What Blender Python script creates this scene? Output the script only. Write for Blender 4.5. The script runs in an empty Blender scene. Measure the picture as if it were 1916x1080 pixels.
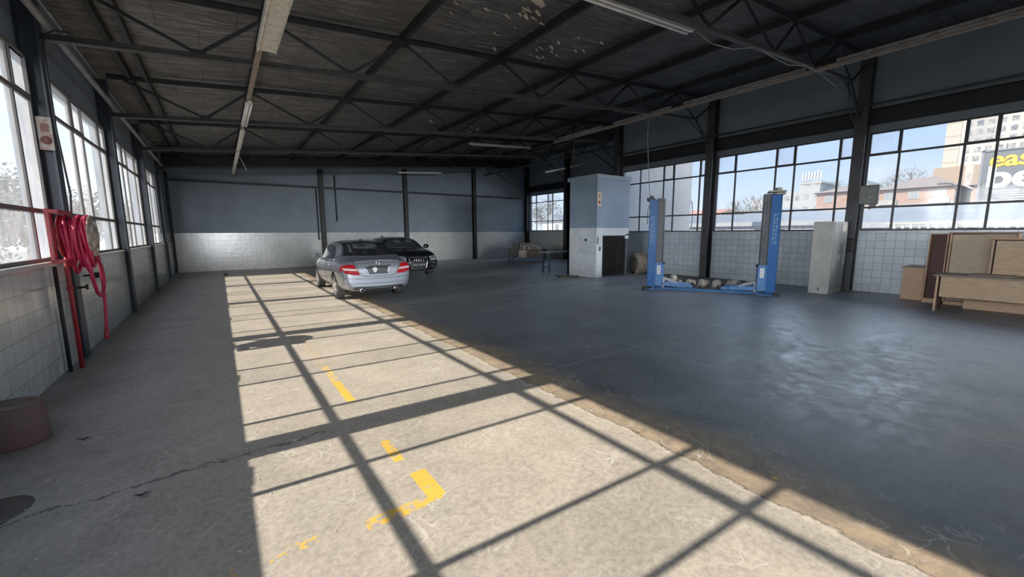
import bpy, bmesh, math, random
from mathutils import Vector, Matrix, noise
from mathutils.bvhtree import BVHTree
random.seed(7)
COL = bpy.context.scene.collection
PI = math.pi
R = math.radians

# ------------------------------------------------------------------ materials
class NT:
    def __init__(s, m):
        s.t = m.node_tree; s.n = s.t.nodes; s.l = s.t.links
    def new(s, typ, **kw):
        n = s.n.new(typ)
        for k, v in kw.items():
            if k.startswith('i_'):
                n.inputs[int(k[2:]) if k[2:].isdigit() else k[2:].replace('_', ' ')].default_value = v
            else: setattr(n, k, v)
        return n
    def link(s, a, b): s.l.new(a, b)
    def val(s, n, i, v):
        if hasattr(v, 'default_value') or hasattr(v, 'is_linked'): s.link(v, n.inputs[i])
        else: n.inputs[i].default_value = v
    def math(s, op, a, b=0.0, c=0.0, clamp=False):
        n = s.n.new('ShaderNodeMath'); n.operation = op; n.use_clamp = clamp
        s.val(n, 0, a); s.val(n, 1, b); s.val(n, 2, c)
        return n.outputs[0]
    def mix(s, f, a, b, typ='MIX'):
        n = s.n.new('ShaderNodeMix'); n.data_type = 'RGBA'; n.blend_type = typ
        s.val(n, 0, f)
        for i, v in ((6, a), (7, b)):
            if isinstance(v, tuple): n.inputs[i].default_value = (*v[:3], 1)
            else: s.link(v, n.inputs[i])
        return n.outputs[2]
    def noise(s, vec, scale, detail=4, rough=.55, dist=0.0):
        n = s.n.new('ShaderNodeTexNoise'); s.link(vec, n.inputs['Vector'])
        n.inputs['Scale'].default_value = scale; n.inputs['Detail'].default_value = detail
        n.inputs['Roughness'].default_value = rough; n.inputs['Distortion'].default_value = dist
        return n.outputs['Fac']
    def ramp(s, v, a, b, x=0.0, y=1.0):
        n = s.n.new('ShaderNodeMapRange'); s.val(n, 0, v)
        n.inputs[1].default_value = a; n.inputs[2].default_value = b
        n.inputs[3].default_value = x; n.inputs[4].default_value = y
        return n.outputs[0]
    def coords(s):
        tc = s.n.new('ShaderNodeTexCoord'); return tc.outputs['Object']
    def sep(s, v):
        n = s.n.new('ShaderNodeSeparateXYZ'); s.link(v, n.inputs[0]); return n.outputs
    def comb(s, x, y, z=0.0):
        n = s.n.new('ShaderNodeCombineXYZ'); s.val(n, 0, x); s.val(n, 1, y); s.val(n, 2, z); return n.outputs[0]
    def vmul(s, v, xyz):
        n = s.n.new('ShaderNodeVectorMath'); n.operation = 'MULTIPLY'; s.link(v, n.inputs[0]); n.inputs[1].default_value = xyz
        return n.outputs[0]

def base_mat(name):
    m = bpy.data.materials.new(name); m.use_nodes = True
    return m, NT(m), m.node_tree.nodes['Principled BSDF']

def mat(name, c, rough=.6, metal=0.0, c2=None, scale=4, lo=.4, hi=.65, stretch=(1, 1, 1), bump=0.0, coat=0, spec=.5, emit=0):
    m, t, p = base_mat(name)
    p.inputs['Roughness'].default_value = rough; p.inputs['Metallic'].default_value = metal
    p.inputs['Specular IOR Level'].default_value = spec
    if coat: p.inputs['Coat Weight'].default_value = coat; p.inputs['Coat Roughness'].default_value = .04
    if c2 is None: c2 = tuple(v * .82 for v in c)
    v = t.vmul(t.coords(), stretch)
    f = t.noise(v, scale)
    t.link(t.mix(t.ramp(f, lo, hi), c, c2), p.inputs['Base Color'])
    if bump:
        b = t.new('ShaderNodeBump'); b.inputs['Strength'].default_value = bump; b.inputs['Distance'].default_value = .01
        t.link(f, b.inputs['Height']); t.link(b.outputs[0], p.inputs['Normal'])
    if emit:
        p.inputs['Emission Color'].default_value = (*c, 1); p.inputs['Emission Strength'].default_value = emit
    return m

STEEL = mat('painted_steel_dark', (.008, .009, .011), .6, c2=(.016, .017, .019), scale=3)
STEEL_BLUE = mat('painted_steel_blue', (.035, .048, .066), .5, c2=(.022, .03, .042), scale=3)
STEEL_GREY = mat('painted_steel_grey', (.042, .042, .043), .5, c2=(.026, .027, .029), scale=3)
CHORD = mat('dusty_steel', (.038, .034, .031), .6, c2=(.018, .018, .018), scale=6)
FRAMEM = mat('window_frame_paint', (.035, .038, .045), .5, c2=(.06, .05, .045), scale=8)
FRAMEL = mat('window_frame_rusty', (.13, .12, .115), .6, c2=(.15, .115, .095), scale=6, lo=.5, hi=.7)
PIPE = mat('grey_pipe', (.24, .24, .235), .45, c2=(.14, .13, .12), scale=5)
BLACK = mat('black_rubber', (.012, .012, .012), .7)
RED = mat('red_hose', (.50, .012, .06), .5, c2=(.33, .008, .04), scale=40)
REDP = mat('red_paint', (.38, .02, .03), .45, c2=(.26, .02, .02), scale=10)
WHITEP = mat('white_enamel', (.62, .60, .54), .4, c2=(.42, .38, .32), scale=9, lo=.5, hi=.7)
TUBE = mat('lamp_tube', (.8, .8, .78), .3)
BATTEN = mat('dusty_batten', (.26, .21, .17), .7, c2=(.17, .13, .1), scale=10)

def wall_mat(name, axis, tile_top, tilec, grout, paint, paint2, seed=0, upper_above=None, tile=.2, rough=.16, off=0.0):
    m, t, p = base_mat(name)
    co = t.coords(); X, Y, Z = t.sep(co)
    u = Y if axis == 'Y' else X
    vec = t.comb(u, Z, 0.0)
    b = t.new('ShaderNodeTexBrick', offset=off, squash=1.0); t.link(vec, b.inputs['Vector'])
    for k, v in (('Scale', 1.0), ('Mortar Size', .0045), ('Mortar Smooth', .1), ('Bias', 0.0), ('Brick Width', tile), ('Row Height', tile)):
        b.inputs[k].default_value = v
    b.inputs['Color1'].default_value = (*tilec, 1); b.inputs['Color2'].default_value = (*[c * .86 for c in tilec], 1)
    b.inputs['Mortar'].default_value = (*grout, 1)
    n1 = t.noise(co, 1.3, 5); n2 = t.noise(co, 9, 3)
    tc = t.mix(t.ramp(n1, .42, .75, 0, .45), b.outputs['Color'], tuple(c * .62 for c in tilec))
    low = t.ramp(Z, 0, .5, .45, 0)
    tc = t.mix(t.math('MULTIPLY', low, t.ramp(n2, .3, .7), clamp=True), tc, (.16, .14, .11))
    pc = t.mix(t.ramp(n1, .35, .7), paint, paint2)
    isp = t.math('GREATER_THAN', Z, tile_top)
    col = t.mix(isp, tc, pc)
    if upper_above:
        col = t.mix(t.math('GREATER_THAN', Z, upper_above[0]), col, upper_above[1])
    t.link(col, p.inputs['Base Color'])
    r = t.mix(isp, (rough,) * 3, (.6,) * 3); t.link(r, p.inputs['Roughness'])
    bp = t.new('ShaderNodeBump'); bp.inputs['Strength'].default_value = .35; bp.inputs['Distance'].default_value = .004
    h = t.math('MULTIPLY', t.math('SUBTRACT', 1.0, b.outputs['Fac']), t.math('SUBTRACT', 1.0, isp))
    h = t.math('ADD', h, t.math('MULTIPLY', t.noise(co, 5, 2), 1.2))
    t.link(h, bp.inputs['Height']); t.link(bp.outputs[0], p.inputs['Normal'])
    return m

PAINT = (.14, .17, .21); PAINT2 = (.10, .13, .175)
TILE = (.56, .60, .62); GROUT = (.20, .21, .21)
W_LEFT = wall_mat('left_wall_tile', 'Y', 1.36, (.60, .61, .585), (.30, .30, .28), (.17, .205, .255), (.14, .17, .21), tile=.215)
W_LEFTEND = wall_mat('left_end_tile', 'Y', 1.72, (.50, .52, .51), (.2, .2, .19), (.14, .17, .215), (.11, .135, .17))
W_FAR = wall_mat('far_wall_tile', 'X', 1.74, (.55, .555, .53), (.36, .36, .34), (.165, .205, .25), (.135, .165, .20))
W_RIGHT = wall_mat('right_wall_tile', 'Y', 1.68, (.56, .63, .68), (.15, .17, .19), (.16, .19, .215), (.13, .155, .175))
W_SHAFT_Y = wall_mat('shaft_tile_y', 'Y', 1.83, (.66, .70, .72), (.42, .45, .47), (.22, .29, .36), (.17, .235, .30), tile=.22)
W_SHAFT_X = wall_mat('shaft_tile_x', 'X', 1.83, (.60, .64, .67), (.40, .43, .46), (.19, .25, .33), (.15, .205, .27), tile=.22)

def floor_mat():
    m, t, p = base_mat('worn_concrete_floor')
    co = t.coords(); X, Y, Z = t.sep(co)
    n1 = t.noise(co, .55, 8, .65); n2 = t.noise(co, 3.2, 9, .72, .6); n3 = t.noise(co, 22, 6, .75); n4 = t.noise(co, 70, 4, .7)
    st = t.noise(t.vmul(co, (.5, 2.2, 1)), 1.3, 6, .6, .8)
    k1 = t.ramp(t.noise(co, 1.3, 10, .78, .4), .40, .60); k2 = t.ramp(t.noise(co, 5.5, 8, .75, .3), .42, .58); k3 = t.ramp(t.noise(co, 26, 6, .8), .40, .60)
    light = t.mix(k1, (.47, .41, .335), (.31, .28, .235))
    light = t.mix(t.ramp(n1, .46, .60, 0, .5), light, (.27, .25, .22))
    light = t.mix(t.math('MULTIPLY', k2, .45), light, (.55, .50, .42))
    light = t.mix(t.ramp(n1, .42, .66, 0, .45), light, (.33, .31, .275))
    light = t.mix(.38, light, t.mix(k3, (.60, .54, .44), (.21, .18, .14)))
    brown = t.mix(k2, (.36, .265, .17), (.20, .155, .11))
    brown = t.mix(t.math('MULTIPLY', k3, .3), brown, (.42, .36, .27))
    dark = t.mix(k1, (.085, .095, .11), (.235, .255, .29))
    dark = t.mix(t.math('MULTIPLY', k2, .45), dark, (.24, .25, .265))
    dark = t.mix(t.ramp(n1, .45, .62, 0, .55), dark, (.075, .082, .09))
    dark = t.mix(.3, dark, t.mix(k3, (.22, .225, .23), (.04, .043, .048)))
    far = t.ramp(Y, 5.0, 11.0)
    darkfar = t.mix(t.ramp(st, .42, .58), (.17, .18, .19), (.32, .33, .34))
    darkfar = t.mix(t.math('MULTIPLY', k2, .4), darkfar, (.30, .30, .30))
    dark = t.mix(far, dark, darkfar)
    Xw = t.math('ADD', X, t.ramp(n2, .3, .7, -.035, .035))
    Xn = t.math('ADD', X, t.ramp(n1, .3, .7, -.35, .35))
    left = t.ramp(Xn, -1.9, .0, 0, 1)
    shade_tone = t.mix(k1, (.44, .45, .455), (.24, .245, .25))  # cool grey of the shaded left floor, painted into the colour
    shade_tone = t.mix(t.math('MULTIPLY', k3, .35), shade_tone, (.10, .10, .10))
    light = t.mix(left, shade_tone, light)
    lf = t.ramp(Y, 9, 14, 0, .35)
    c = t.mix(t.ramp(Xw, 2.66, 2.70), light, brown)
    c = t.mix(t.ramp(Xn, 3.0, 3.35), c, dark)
    # pale scuffs and vein marks
    vo = t.new('ShaderNodeTexVoronoi', feature='DISTANCE_TO_EDGE'); 
    wv = t.new('ShaderNodeVectorMath', operation='ADD'); t.link(co, wv.inputs[0])
    nz = t.new('ShaderNodeTexNoise'); nz.inputs['Scale'].default_value = 3; t.link(co, nz.inputs['Vector'])
    t.link(nz.outputs['Color'], wv.inputs[1])
    t.link(wv.outputs[0], vo.inputs['Vector']); vo.inputs['Scale'].default_value = 2.3
    vein = t.math('MULTIPLY', t.math('LESS_THAN', vo.outputs['Distance'], .016), t.ramp(t.noise(co, 1.7, 6), .48, .58, 0, .75), clamp=True)
    xmask = t.ramp(X, 2.7, 3.6, 1, .12)
    c = t.mix(t.math('MULTIPLY', vein, xmask), c, (.56, .53, .47))
    sp = t.ramp(n3, .66, .72, 0, .6)
    c = t.mix(t.math('MULTIPLY', sp, t.ramp(X, 2.6, 3.4, 1, .3)), c, (.52, .50, .45))
    dk = t.ramp(t.noise(co, 13, 6, .7), .30, .36, .6, 0)
    c = t.mix(dk, c, (.06, .055, .05))
    # diagonal pale scratches
    sc = t.noise(t.vmul(co, (1.2, 14, 1)), 1.6, 4, .6, .3)
    c = t.mix(t.ramp(sc, .68, .72, 0, .35), c, (.40, .39, .37))
    def line(v, at, half, wob=0.0):
        vv = t.math('ADD', v, t.ramp(n2, .3, .7, -wob, wob)) if wob else v
        return t.math('LESS_THAN', t.math('ABSOLUTE', t.math('SUBTRACT', vv, at)), half)
    def between(v, a, b):
        return t.math('MULTIPLY', t.math('GREATER_THAN', v, a), t.math('LESS_THAN', v, b))
    brk = t.ramp(t.noise(co, 2.5, 4), .42, .5)
    # joints
    j = t.math('MAXIMUM', line(X, 4.86, .012, .006), t.math('MULTIPLY', line(Y, 3.62, .012, .006), t.math('GREATER_THAN', X, 2.7)))
    j = t.math('MAXIMUM', j, t.math('MULTIPLY', line(X, 8.9, .012), .5))
    j = t.math('MULTIPLY', j, t.ramp(brk, 0, 1, .25, .8))
    c = t.mix(j, c, (.34, .33, .31))
    # faint painted bay lines on the right
    b1 = t.math('MULTIPLY', line(Y, 1.15, .05), between(X, 6.6, 9.3))
    b2 = t.math('MULTIPLY', line(Y, 3.55, .06), between(X, 9.6, 12.1))
    b3 = t.math('MULTIPLY', line(X, 7.1, .04), between(Y, 1.9, 6.2))
    bb = t.math('MULTIPLY', t.math('MAXIMUM', b1, t.math('MAXIMUM', b2, b3)), t.ramp(n3, .45, .55, 0, .35))
    c = t.mix(bb, c, (.30, .31, .32))
    # crack with pale repair edge
    cr = t.math('MULTIPLY', line(Xw, 2.66, .016, .02), t.math('LESS_THAN', Y, 9))
    c = t.mix(t.math('MULTIPLY', cr, t.ramp(t.noise(co, 9, 6, .7), .44, .54, .0, .9)), c, (.55, .49, .40))
    crd = line(Xw, 2.69, .006, .02)
    c = t.mix(t.math('MULTIPLY', crd, .7), c, (.05, .04, .03))
    # transverse crack on the left
    c3 = t.math('MULTIPLY', line(t.math('SUBTRACT', Y, t.math('MULTIPLY', X, .05)), 3.55, .012, .09), t.math('LESS_THAN', X, .6))
    c = t.mix(t.math('MULTIPLY', c3, .8), c, (.05, .05, .05))
    # yellow paint
    def rect(x0, x1, y0, y1, th, soft=.06):
        mk = t.math('MULTIPLY', between(X, x0, x1), between(Y, y0, y1))
        return t.math('MULTIPLY', mk, t.ramp(t.noise(co, 16, 5, .7), th, th + soft))
    ys = [rect(.90, .985, 4.1, 4.75, .36), rect(.90, .985, 4.7, 5.4, .47), rect(.88, .98, 5.3, 7.6, .52, .15),
          rect(.91, .985, 2.76, 3.12, .42), rect(.94, 1.055, 2.22, 2.56, .36), rect(.84, 1.03, 2.19, 2.245, .38),
          rect(.55, .90, 2.17, 2.27, .47), rect(-.1, .32, 2.24, 2.31, .53), rect(2.93, 2.96, 1.02, 1.05, .3)]
    yy = ys[0]
    for q in ys[1:]: yy = t.math('MAXIMUM', yy, q)
    c = t.mix(t.math('MULTIPLY', yy, .9), c, (.80, .47, .03))
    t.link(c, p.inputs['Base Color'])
    rr = t.mix(t.ramp(X, 2.6, 4.5), (.62,) * 3, t.mix(t.ramp(t.math('ADD', t.math('MULTIPLY', k1, .5), t.math('MULTIPLY', k2, .5)), 0, 1), (.34,) * 3, (.56,) * 3))
    rr = t.mix(far, rr, (.5,) * 3)
    rr = t.mix(t.ramp(X, -1.6, 0.3, 1, 0), rr, (.5,) * 3)
    t.link(rr, p.inputs['Roughness'])
    p.inputs['Specular IOR Level'].default_value = .6
    bp = t.new('ShaderNodeBump'); bp.inputs['Strength'].default_value = .12; bp.inputs['Distance'].default_value = .008
    t.link(t.math('ADD', t.math('MULTIPLY', n2, .6), t.math('MULTIPLY', n3, .4)), bp.inputs['Height']); t.link(bp.outputs[0], p.inputs['Normal'])
    return m

def ceiling_mat():
    m, t, p = base_mat('old_fibre_ceiling_board')
    co = t.coords(); X, Y, Z = t.sep(co)
    s1 = t.noise(t.vmul(co, (1.1, 9, 1)), 1.4, 7, .65, .5); s2 = t.noise(t.vmul(co, (2, 26, 1)), 1.2, 5, .7, .3)
    n1 = t.noise(co, .8, 5)
    c = t.mix(t.ramp(s1, .38, .64), (.05, .048, .046), (.20, .195, .187))
    c = t.mix(t.ramp(s2, .54, .62, 0, .75), c, (.33, .32, .30))
    c = t.mix(t.ramp(t.noise(t.vmul(co, (2.5, 40, 1)), 1.0, 5, .75, .4), .57, .61, 0, .8), c, (.015, .015, .015))
    c = t.mix(t.ramp(t.noise(t.vmul(co, (.8, 3, 1)), 1.1, 2, .5), .50, .53, 0, .45), c, (.07, .07, .07))
    c = t.mix(t.ramp(n1, .5, .7, 0, .6), c, (.085, .085, .083))
    c = t.mix(t.ramp(t.noise(t.vmul(co, (1, 5, 1)), 2.3, 6, .7, 1.0), .34, .38, .9, 0), c, (.02, .02, .02))
    # board joints
    vec = t.comb(X, Y, 0.0)
    b = t.new('ShaderNodeTexBrick', offset=.5); t.link(vec, b.inputs['Vector'])
    for k, v in (('Scale', 1.0), ('Mortar Size', .01), ('Mortar Smooth', .2), ('Brick Width', 1.1), ('Row Height', 1.03)): b.inputs[k].default_value = v
    c = t.mix(t.math('MULTIPLY', b.outputs['Fac'], .6), c, (.02, .02, .02))
    # floor-bounce falloff painted in: darker towards the right-hand eave
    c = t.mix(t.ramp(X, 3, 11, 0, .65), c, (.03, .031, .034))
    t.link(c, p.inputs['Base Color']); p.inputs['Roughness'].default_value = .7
    bp = t.new('ShaderNodeBump'); bp.inputs['Strength'].default_value = .7; bp.inputs['Distance'].default_value = .03
    t.link(t.math('ADD', s1, t.math('MULTIPLY', s2, .5)), bp.inputs['Height']); t.link(bp.outputs[0], p.inputs['Normal'])
    return m

def glass_mat(name, lo, hi, dust=(.8, .82, .84), tint=(.96, .98, 1.0)):
    m = bpy.data.materials.new(name); m.use_nodes = True
    t = NT(m); t.n.clear()
    out = t.new('ShaderNodeOutputMaterial')
    co = t.coords()
    tr = t.new('ShaderNodeBsdfTransparent'); tr.inputs[0].default_value = (*tint, 1)
    tl = t.new('ShaderNodeBsdfTranslucent'); tl.inputs[0].default_value = (*dust, 1)
    df = t.new('ShaderNodeBsdfDiffuse'); df.inputs[0].default_value = (*dust, 1)
    a = t.new('ShaderNodeMixShader'); a.inputs[0].default_value = .3
    t.link(tl.outputs[0], a.inputs[1]); t.link(df.outputs[0], a.inputs[2])
    f = t.math('ADD', t.noise(co, 1.6, 6, .65), t.math('MULTIPLY', t.noise(t.vmul(co, (6, 6, 1)), 2.2, 4), .5))
    fac = t.ramp(f, .55, .95, lo, hi)
    b = t.new('ShaderNodeMixShader'); t.link(fac, b.inputs[0])
    t.link(tr.outputs[0], b.inputs[1]); t.link(a.outputs[0], b.inputs[2])
    gl = t.new('ShaderNodeBsdfGlossy'); gl.inputs['Roughness'].default_value = .06
    c = t.new('ShaderNodeMixShader'); c.inputs[0].default_value = .04
    t.link(b.outputs[0], c.inputs[1]); t.link(gl.outputs[0], c.inputs[2])
    t.link(c.outputs[0], out.inputs[0])
    return m
G_CLEAR = glass_mat('dirty_glass_left', .12, .26)
G_FROST = glass_mat('hazed_glass_left', .22, .40)
G_RIGHT = glass_mat('dirty_glass_right', .05, .22, dust=(.75, .78, .82))
G_RIGHTD = glass_mat('grimy_glass_right', .18, .5, dust=(.65, .65, .64))

# ------------------------------------------------------------------ mesh builder
class MB:
    def __init__(s): s.v = []; s.f = []; s.mi = []; s.m = 0; s.sm = []
    def add(s, vs, fs, smooth=False):
        o = len(s.v); s.v += [Vector(v) for v in vs]
        for f in fs: s.f.append([i + o for i in f]); s.mi.append(s.m); s.sm.append(smooth)
        return s
    def box(s, x0, x1, y0, y1, z0, z1):
        x0, x1 = min(x0, x1), max(x0, x1); y0, y1 = min(y0, y1), max(y0, y1); z0, z1 = min(z0, z1), max(z0, z1)
        return s.add([(x0, y0, z0), (x1, y0, z0), (x1, y1, z0), (x0, y1, z0), (x0, y0, z1), (x1, y0, z1), (x1, y1, z1), (x0, y1, z1)],
                     [(0, 3, 2, 1), (4, 5, 6, 7), (0, 1, 5, 4), (1, 2, 6, 5), (2, 3, 7, 6), (3, 0, 4, 7)])
    def rbox(s, x0, x1, y0, y1, z0, z1, b=.01):
        bm = bmesh.new(); bmesh.ops.create_cube(bm, size=1)
        for v in bm.verts: v.co = Vector(((x0 + x1) / 2 + v.co.x * (x1 - x0), (y0 + y1) / 2 + v.co.y * (y1 - y0), (z0 + z1) / 2 + v.co.z * (z1 - z0)))
        bmesh.ops.bevel(bm, geom=bm.edges[:], offset=b, segments=2, affect='EDGES')
        s.bm(bm); return s
    def bm(s, bm, smooth=False, M=None):
        bm.verts.ensure_lookup_table(); bm.verts.index_update()
        s.add([(M @ v.co) if M else v.co.copy() for v in bm.verts], [[v.index for v in f.verts] for f in bm.faces], smooth); bm.free()
        return s
    def bar(s, a, b, w, h, up=(0, 0, 1)):
        a = Vector(a); b = Vector(b); d = (b - a).normalized(); u = Vector(up)
        if abs(d.dot(u)) > .99: u = Vector((0, 1, 0))
        r = d.cross(u).normalized(); u = r.cross(d).normalized()
        vs = []
        for p in (a, b):
            for sx, sy in ((-1, -1), (1, -1), (1, 1), (-1, 1)): vs.append(p + r * sx * w / 2 + u * sy * h / 2)
        return s.add(vs, [(0, 3, 2, 1), (4, 5, 6, 7), (0, 1, 5, 4), (1, 2, 6, 5), (2, 3, 7, 6), (3, 0, 4, 7)])
    def angle(s, a, b, w, h, t=.012, up=(0, 0, 1), flange=-1):
        """T / L section: upright web plus a flat flange"""
        a = Vector(a); b = Vector(b); s.bar(a, b, t, h, up)
        d = (b - a).normalized(); u = Vector(up); r = d.cross(u).normalized(); u = r.cross(d).normalized()
        off = u * flange * h / 2
        return s.bar(a + off, b + off, w, t, up)
    def tube(s, pts, r, n=8, cap=True):
        pts = [Vector(p) for p in pts]; rings = []
        up = None
        for i, p in enumerate(pts):
            d = (pts[min(i + 1, len(pts) - 1)] - pts[max(i - 1, 0)]).normalized()
            if up is None:
                up = Vector((0, 0, 1)) if abs(d.z) < .9 else Vector((1, 0, 0))
            x = d.cross(up).normalized(); up = x.cross(d).normalized()
            rr = r[i] if isinstance(r, (list, tuple)) else r
            rings.append([p + (x * math.cos(k * 2 * PI / n) + up * math.sin(k * 2 * PI / n)) * rr for k in range(n)])
        vs = [v for q in rings for v in q]; fs = []
        for i in range(len(pts) - 1):
            for k in range(n):
                fs.append((i * n + k, i * n + (k + 1) % n, (i + 1) * n + (k + 1) % n, (i + 1) * n + k))
        s.add(vs, fs, True)
        if cap:
            o = len(s.v) - len(vs)
            s.f.append([o + k for k in range(n)][::-1]); s.mi.append(s.m); s.sm.append(False)
            s.f.append([o + (len(pts) - 1) * n + k for k in range(n)]); s.mi.append(s.m); s.sm.append(False)
        return s
    def lathe(s, prof, c, axis='Z', n=24, smooth=True, M=None):
        """prof: (radius, height) pairs"""
        vs = []; fs = []
        for (r, h) in prof:
            for k in range(n):
                a = k * 2 * PI / n; x, y = r * math.cos(a), r * math.sin(a)
                v = {'Z': (x, y, h), 'X': (h, x, y), 'Y': (x, h, y)}[axis]
                v = Vector(v) + Vector(c)
                vs.append(M @ v if M else v)
        for i in range(len(prof) - 1):
            for k in range(n): fs.append((i * n + k, i * n + (k + 1) % n, (i + 1) * n + (k + 1) % n, (i + 1) * n + k))
        fs.append([k for k in range(n)][::-1]); fs.append([(len(prof) - 1) * n + k for k in range(n)])
        return s.add(vs, fs, smooth)
    def prism(s, poly, axis, a, b):
        """poly 2D extruded along axis: X -> (y,z), Y -> (x,z), Z -> (x,y)"""
        def P(p, h): return {'X': (h, p[0], p[1]), 'Y': (p[0], h, p[1]), 'Z': (p[0], p[1], h)}[axis]
        n = len(poly)
        return s.add([P(p, a) for p in poly] + [P(p, b) for p in poly],
                     [list(range(n))[::-1], list(range(n, 2 * n))] + [(i, (i + 1) % n, n + (i + 1) % n, n + i) for i in range(n)])
    def build(s, name, mats, parent=None, local=False, kind=None, bevel=0):
        me = bpy.data.meshes.new(name)
        if parent is not None and not local:
            pm = parent
            M = Matrix.Identity(4); ch = []
            while pm: ch.append(pm); pm = pm.parent
            for q in reversed(ch): M = M @ q.matrix_basis
            Mi = M.inverted(); vs = [Mi @ v for v in s.v]
        else: vs = s.v
        me.from_pydata([tuple(v) for v in vs], [], s.f)
        for m in (mats if isinstance(mats, (list, tuple)) else [mats]): me.materials.append(m)
        for p, i, sm in zip(me.polygons, s.mi, s.sm): p.material_index = i; p.use_smooth = sm
        bm = bmesh.new(); bm.from_mesh(me); bmesh.ops.recalc_face_normals(bm, faces=bm.faces); bm.to_mesh(me); bm.free()
        o = bpy.data.objects.new(name, me); COL.objects.link(o)
        if parent is not None: o.parent = parent
        if kind: o['kind'] = kind
        if bevel:
            b = o.modifiers.new('b', 'BEVEL'); b.width = bevel; b.segments = 2; b.limit_method = 'ANGLE'
        return o

def tag(o, label, cat, group=None, kind=None):
    o['label'] = label; o['category'] = cat
    if group: o['group'] = group
    if kind: o['kind'] = kind
    return o
def thing(name, label, cat, loc=(0, 0, 0), rz=0.0, group=None):
    o = bpy.data.objects.new(name, None); COL.objects.link(o); o.empty_display_size = .2
    o.location = loc; o.rotation_euler = (0, 0, rz)
    return tag(o, label, cat, group)
def sempty(name, loc=(0, 0, 0)):
    o = bpy.data.objects.new(name, None); COL.objects.link(o); o.location = loc; o['kind'] = 'structure'
    return o
def text_mesh(body, size, M, mat_, name, parent, ext=.004, offset=0.0, sx=1.0):
    cu = bpy.data.curves.new('t', 'FONT'); cu.body = body; cu.size = size; cu.extrude = ext; cu.bevel_depth = offset; cu.bevel_resolution = 0
    to = bpy.data.objects.new('t', cu); COL.objects.link(to)
    dg = bpy.context.evaluated_depsgraph_get(); me0 = to.evaluated_get(dg).to_mesh()
    mb = MB(); mb.add([M @ Vector((v.co.x * sx, v.co.y, v.co.z)) for v in me0.vertices], [list(p.vertices) for p in me0.polygons])
    to.evaluated_get(dg).to_mesh_clear(); bpy.data.objects.remove(to); bpy.data.curves.remove(cu)
    return mb.build(name, mat_, parent)

# ------------------------------------------------------------------ key dimensions (metres)
XL, XR, YF, YB, XE = -1.68, 14.43, 23.14, -9.0, 18.0
CY = [-4.55, -.42, 3.71, 7.84, 11.97, 16.1, 20.2]
def roof(x): return 5.17 + .083 * x
def topz(x): return 5.03 + .083 * x
def botz(x): return 4.29 + .085 * x

# ------------------------------------------------------------------ structure
f = MB(); f.box(-2.2, 18.3, YB - .2, YF + .2, -.3, 0); f.build('floor', floor_mat(), kind='structure')
# ceiling: sagging boards between purlins
pur = [-1.95, -1.2, .89, 3.16, 5.42, 7.55, 9.7, 12.05, 14.3, 16.2, 18.3]
c = MB(); NY = 150
xs = []
for a, b in zip(pur[:-1], pur[1:]):
    k = 7
    xs += [a + (b - a) * i / k for i in range(k)]
xs.append(pur[-1])
vs = []
for j in range(NY + 1):
    y = YB - .2 + (YF + .4 - YB) * j / NY
    for x in xs:
        seg = next((q for q in range(len(pur) - 1) if pur[q] <= x <= pur[q + 1]), 0)
        u = (x - pur[seg]) / (pur[seg + 1] - pur[seg])
        sag = math.sin(u * PI) * (.035 + .06 * max(0, noise.noise(Vector((seg * 3.1, y * .55, 0))))) * abs(math.sin((y - .2) * PI / 2.06)) ** .5
        if x < -1.1: sag = 0
        vs.append((x, y, roof(x) + .02 - sag))
n = len(xs)
def inroof(i, j): return not (xs[i] > 14.6 and YB - .2 + (YF + .4 - YB) * j / NY < 11.8)
c.add(vs, [(j * n + i, j * n + i + 1, (j + 1) * n + i + 1, (j + 1) * n + i) for j in range(NY) for i in range(n - 1) if inroof(i, j)], True)
n0 = len(c.v)
c.add([(pur[0], YB - .2, roof(pur[0]) + .2), (14.8, YB - .2, roof(14.8) + .2), (14.8, YF + .2, roof(14.8) + .2), (pur[0], YF + .2, roof(pur[0]) + .2)], [(0, 1, 2, 3)])
c.add([(14.8, 11.8, roof(14.8) + .2), (18.3, 11.8, roof(18.3) + .2), (18.3, YF + .2, roof(18.3) + .2), (14.8, YF + .2, roof(14.8) + .2)], [(0, 1, 2, 3)])
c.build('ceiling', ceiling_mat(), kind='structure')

WT = roof(XL) + .05
w = MB()
w.box(-1.95, XL, YB, YF + .05, 0, 1.34)
w.box(-1.95, -1.80, YB, YF + .05, 3.84, WT)
for cy in CY: w.box(-1.95, -1.80, cy - .12, cy + .12, 1.34, 3.84)
w.box(-1.95, -1.80, YB, -4.9, 1.34, 3.84)
w.build('wall_left', W_LEFT, kind='structure')
w = MB(); w.box(-1.95, -1.70, 19.75, YF + .05, 1.34, WT); w.box(-1.79, XL + .004, 20.32, YF + .02, .0, 1.35); w.build('wall_left_end', W_LEFTEND, kind='structure')
s = MB(); s.box(-1.81, -1.66, YB, 19.8, 1.32, 1.355); s.build('trim_1', mat('sill_plaster', (.55, .55, .52), .5), kind='structure')
w = MB(); w.box(-1.95, 18.2, YF, YF + .2, 0, roof(18) + .1); w.build('wall_far', W_FAR, kind='structure')
w = MB()
w.box(XR, XR + .22, YB, 11.97, 0, 1.67); w.box(XR, XR + .2, YB, 11.97, 4.27, roof(XR) + .1)
for cy in CY[1:5]: w.box(XR + .04, XR + .2, cy - .13, cy + .13, 1.67, 4.27)
w.box(XR, XR + .2, YB, -4.4, 1.67, 4.27)
w.build('wall_right', W_RIGHT, kind='structure')
BRICK = None
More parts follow.
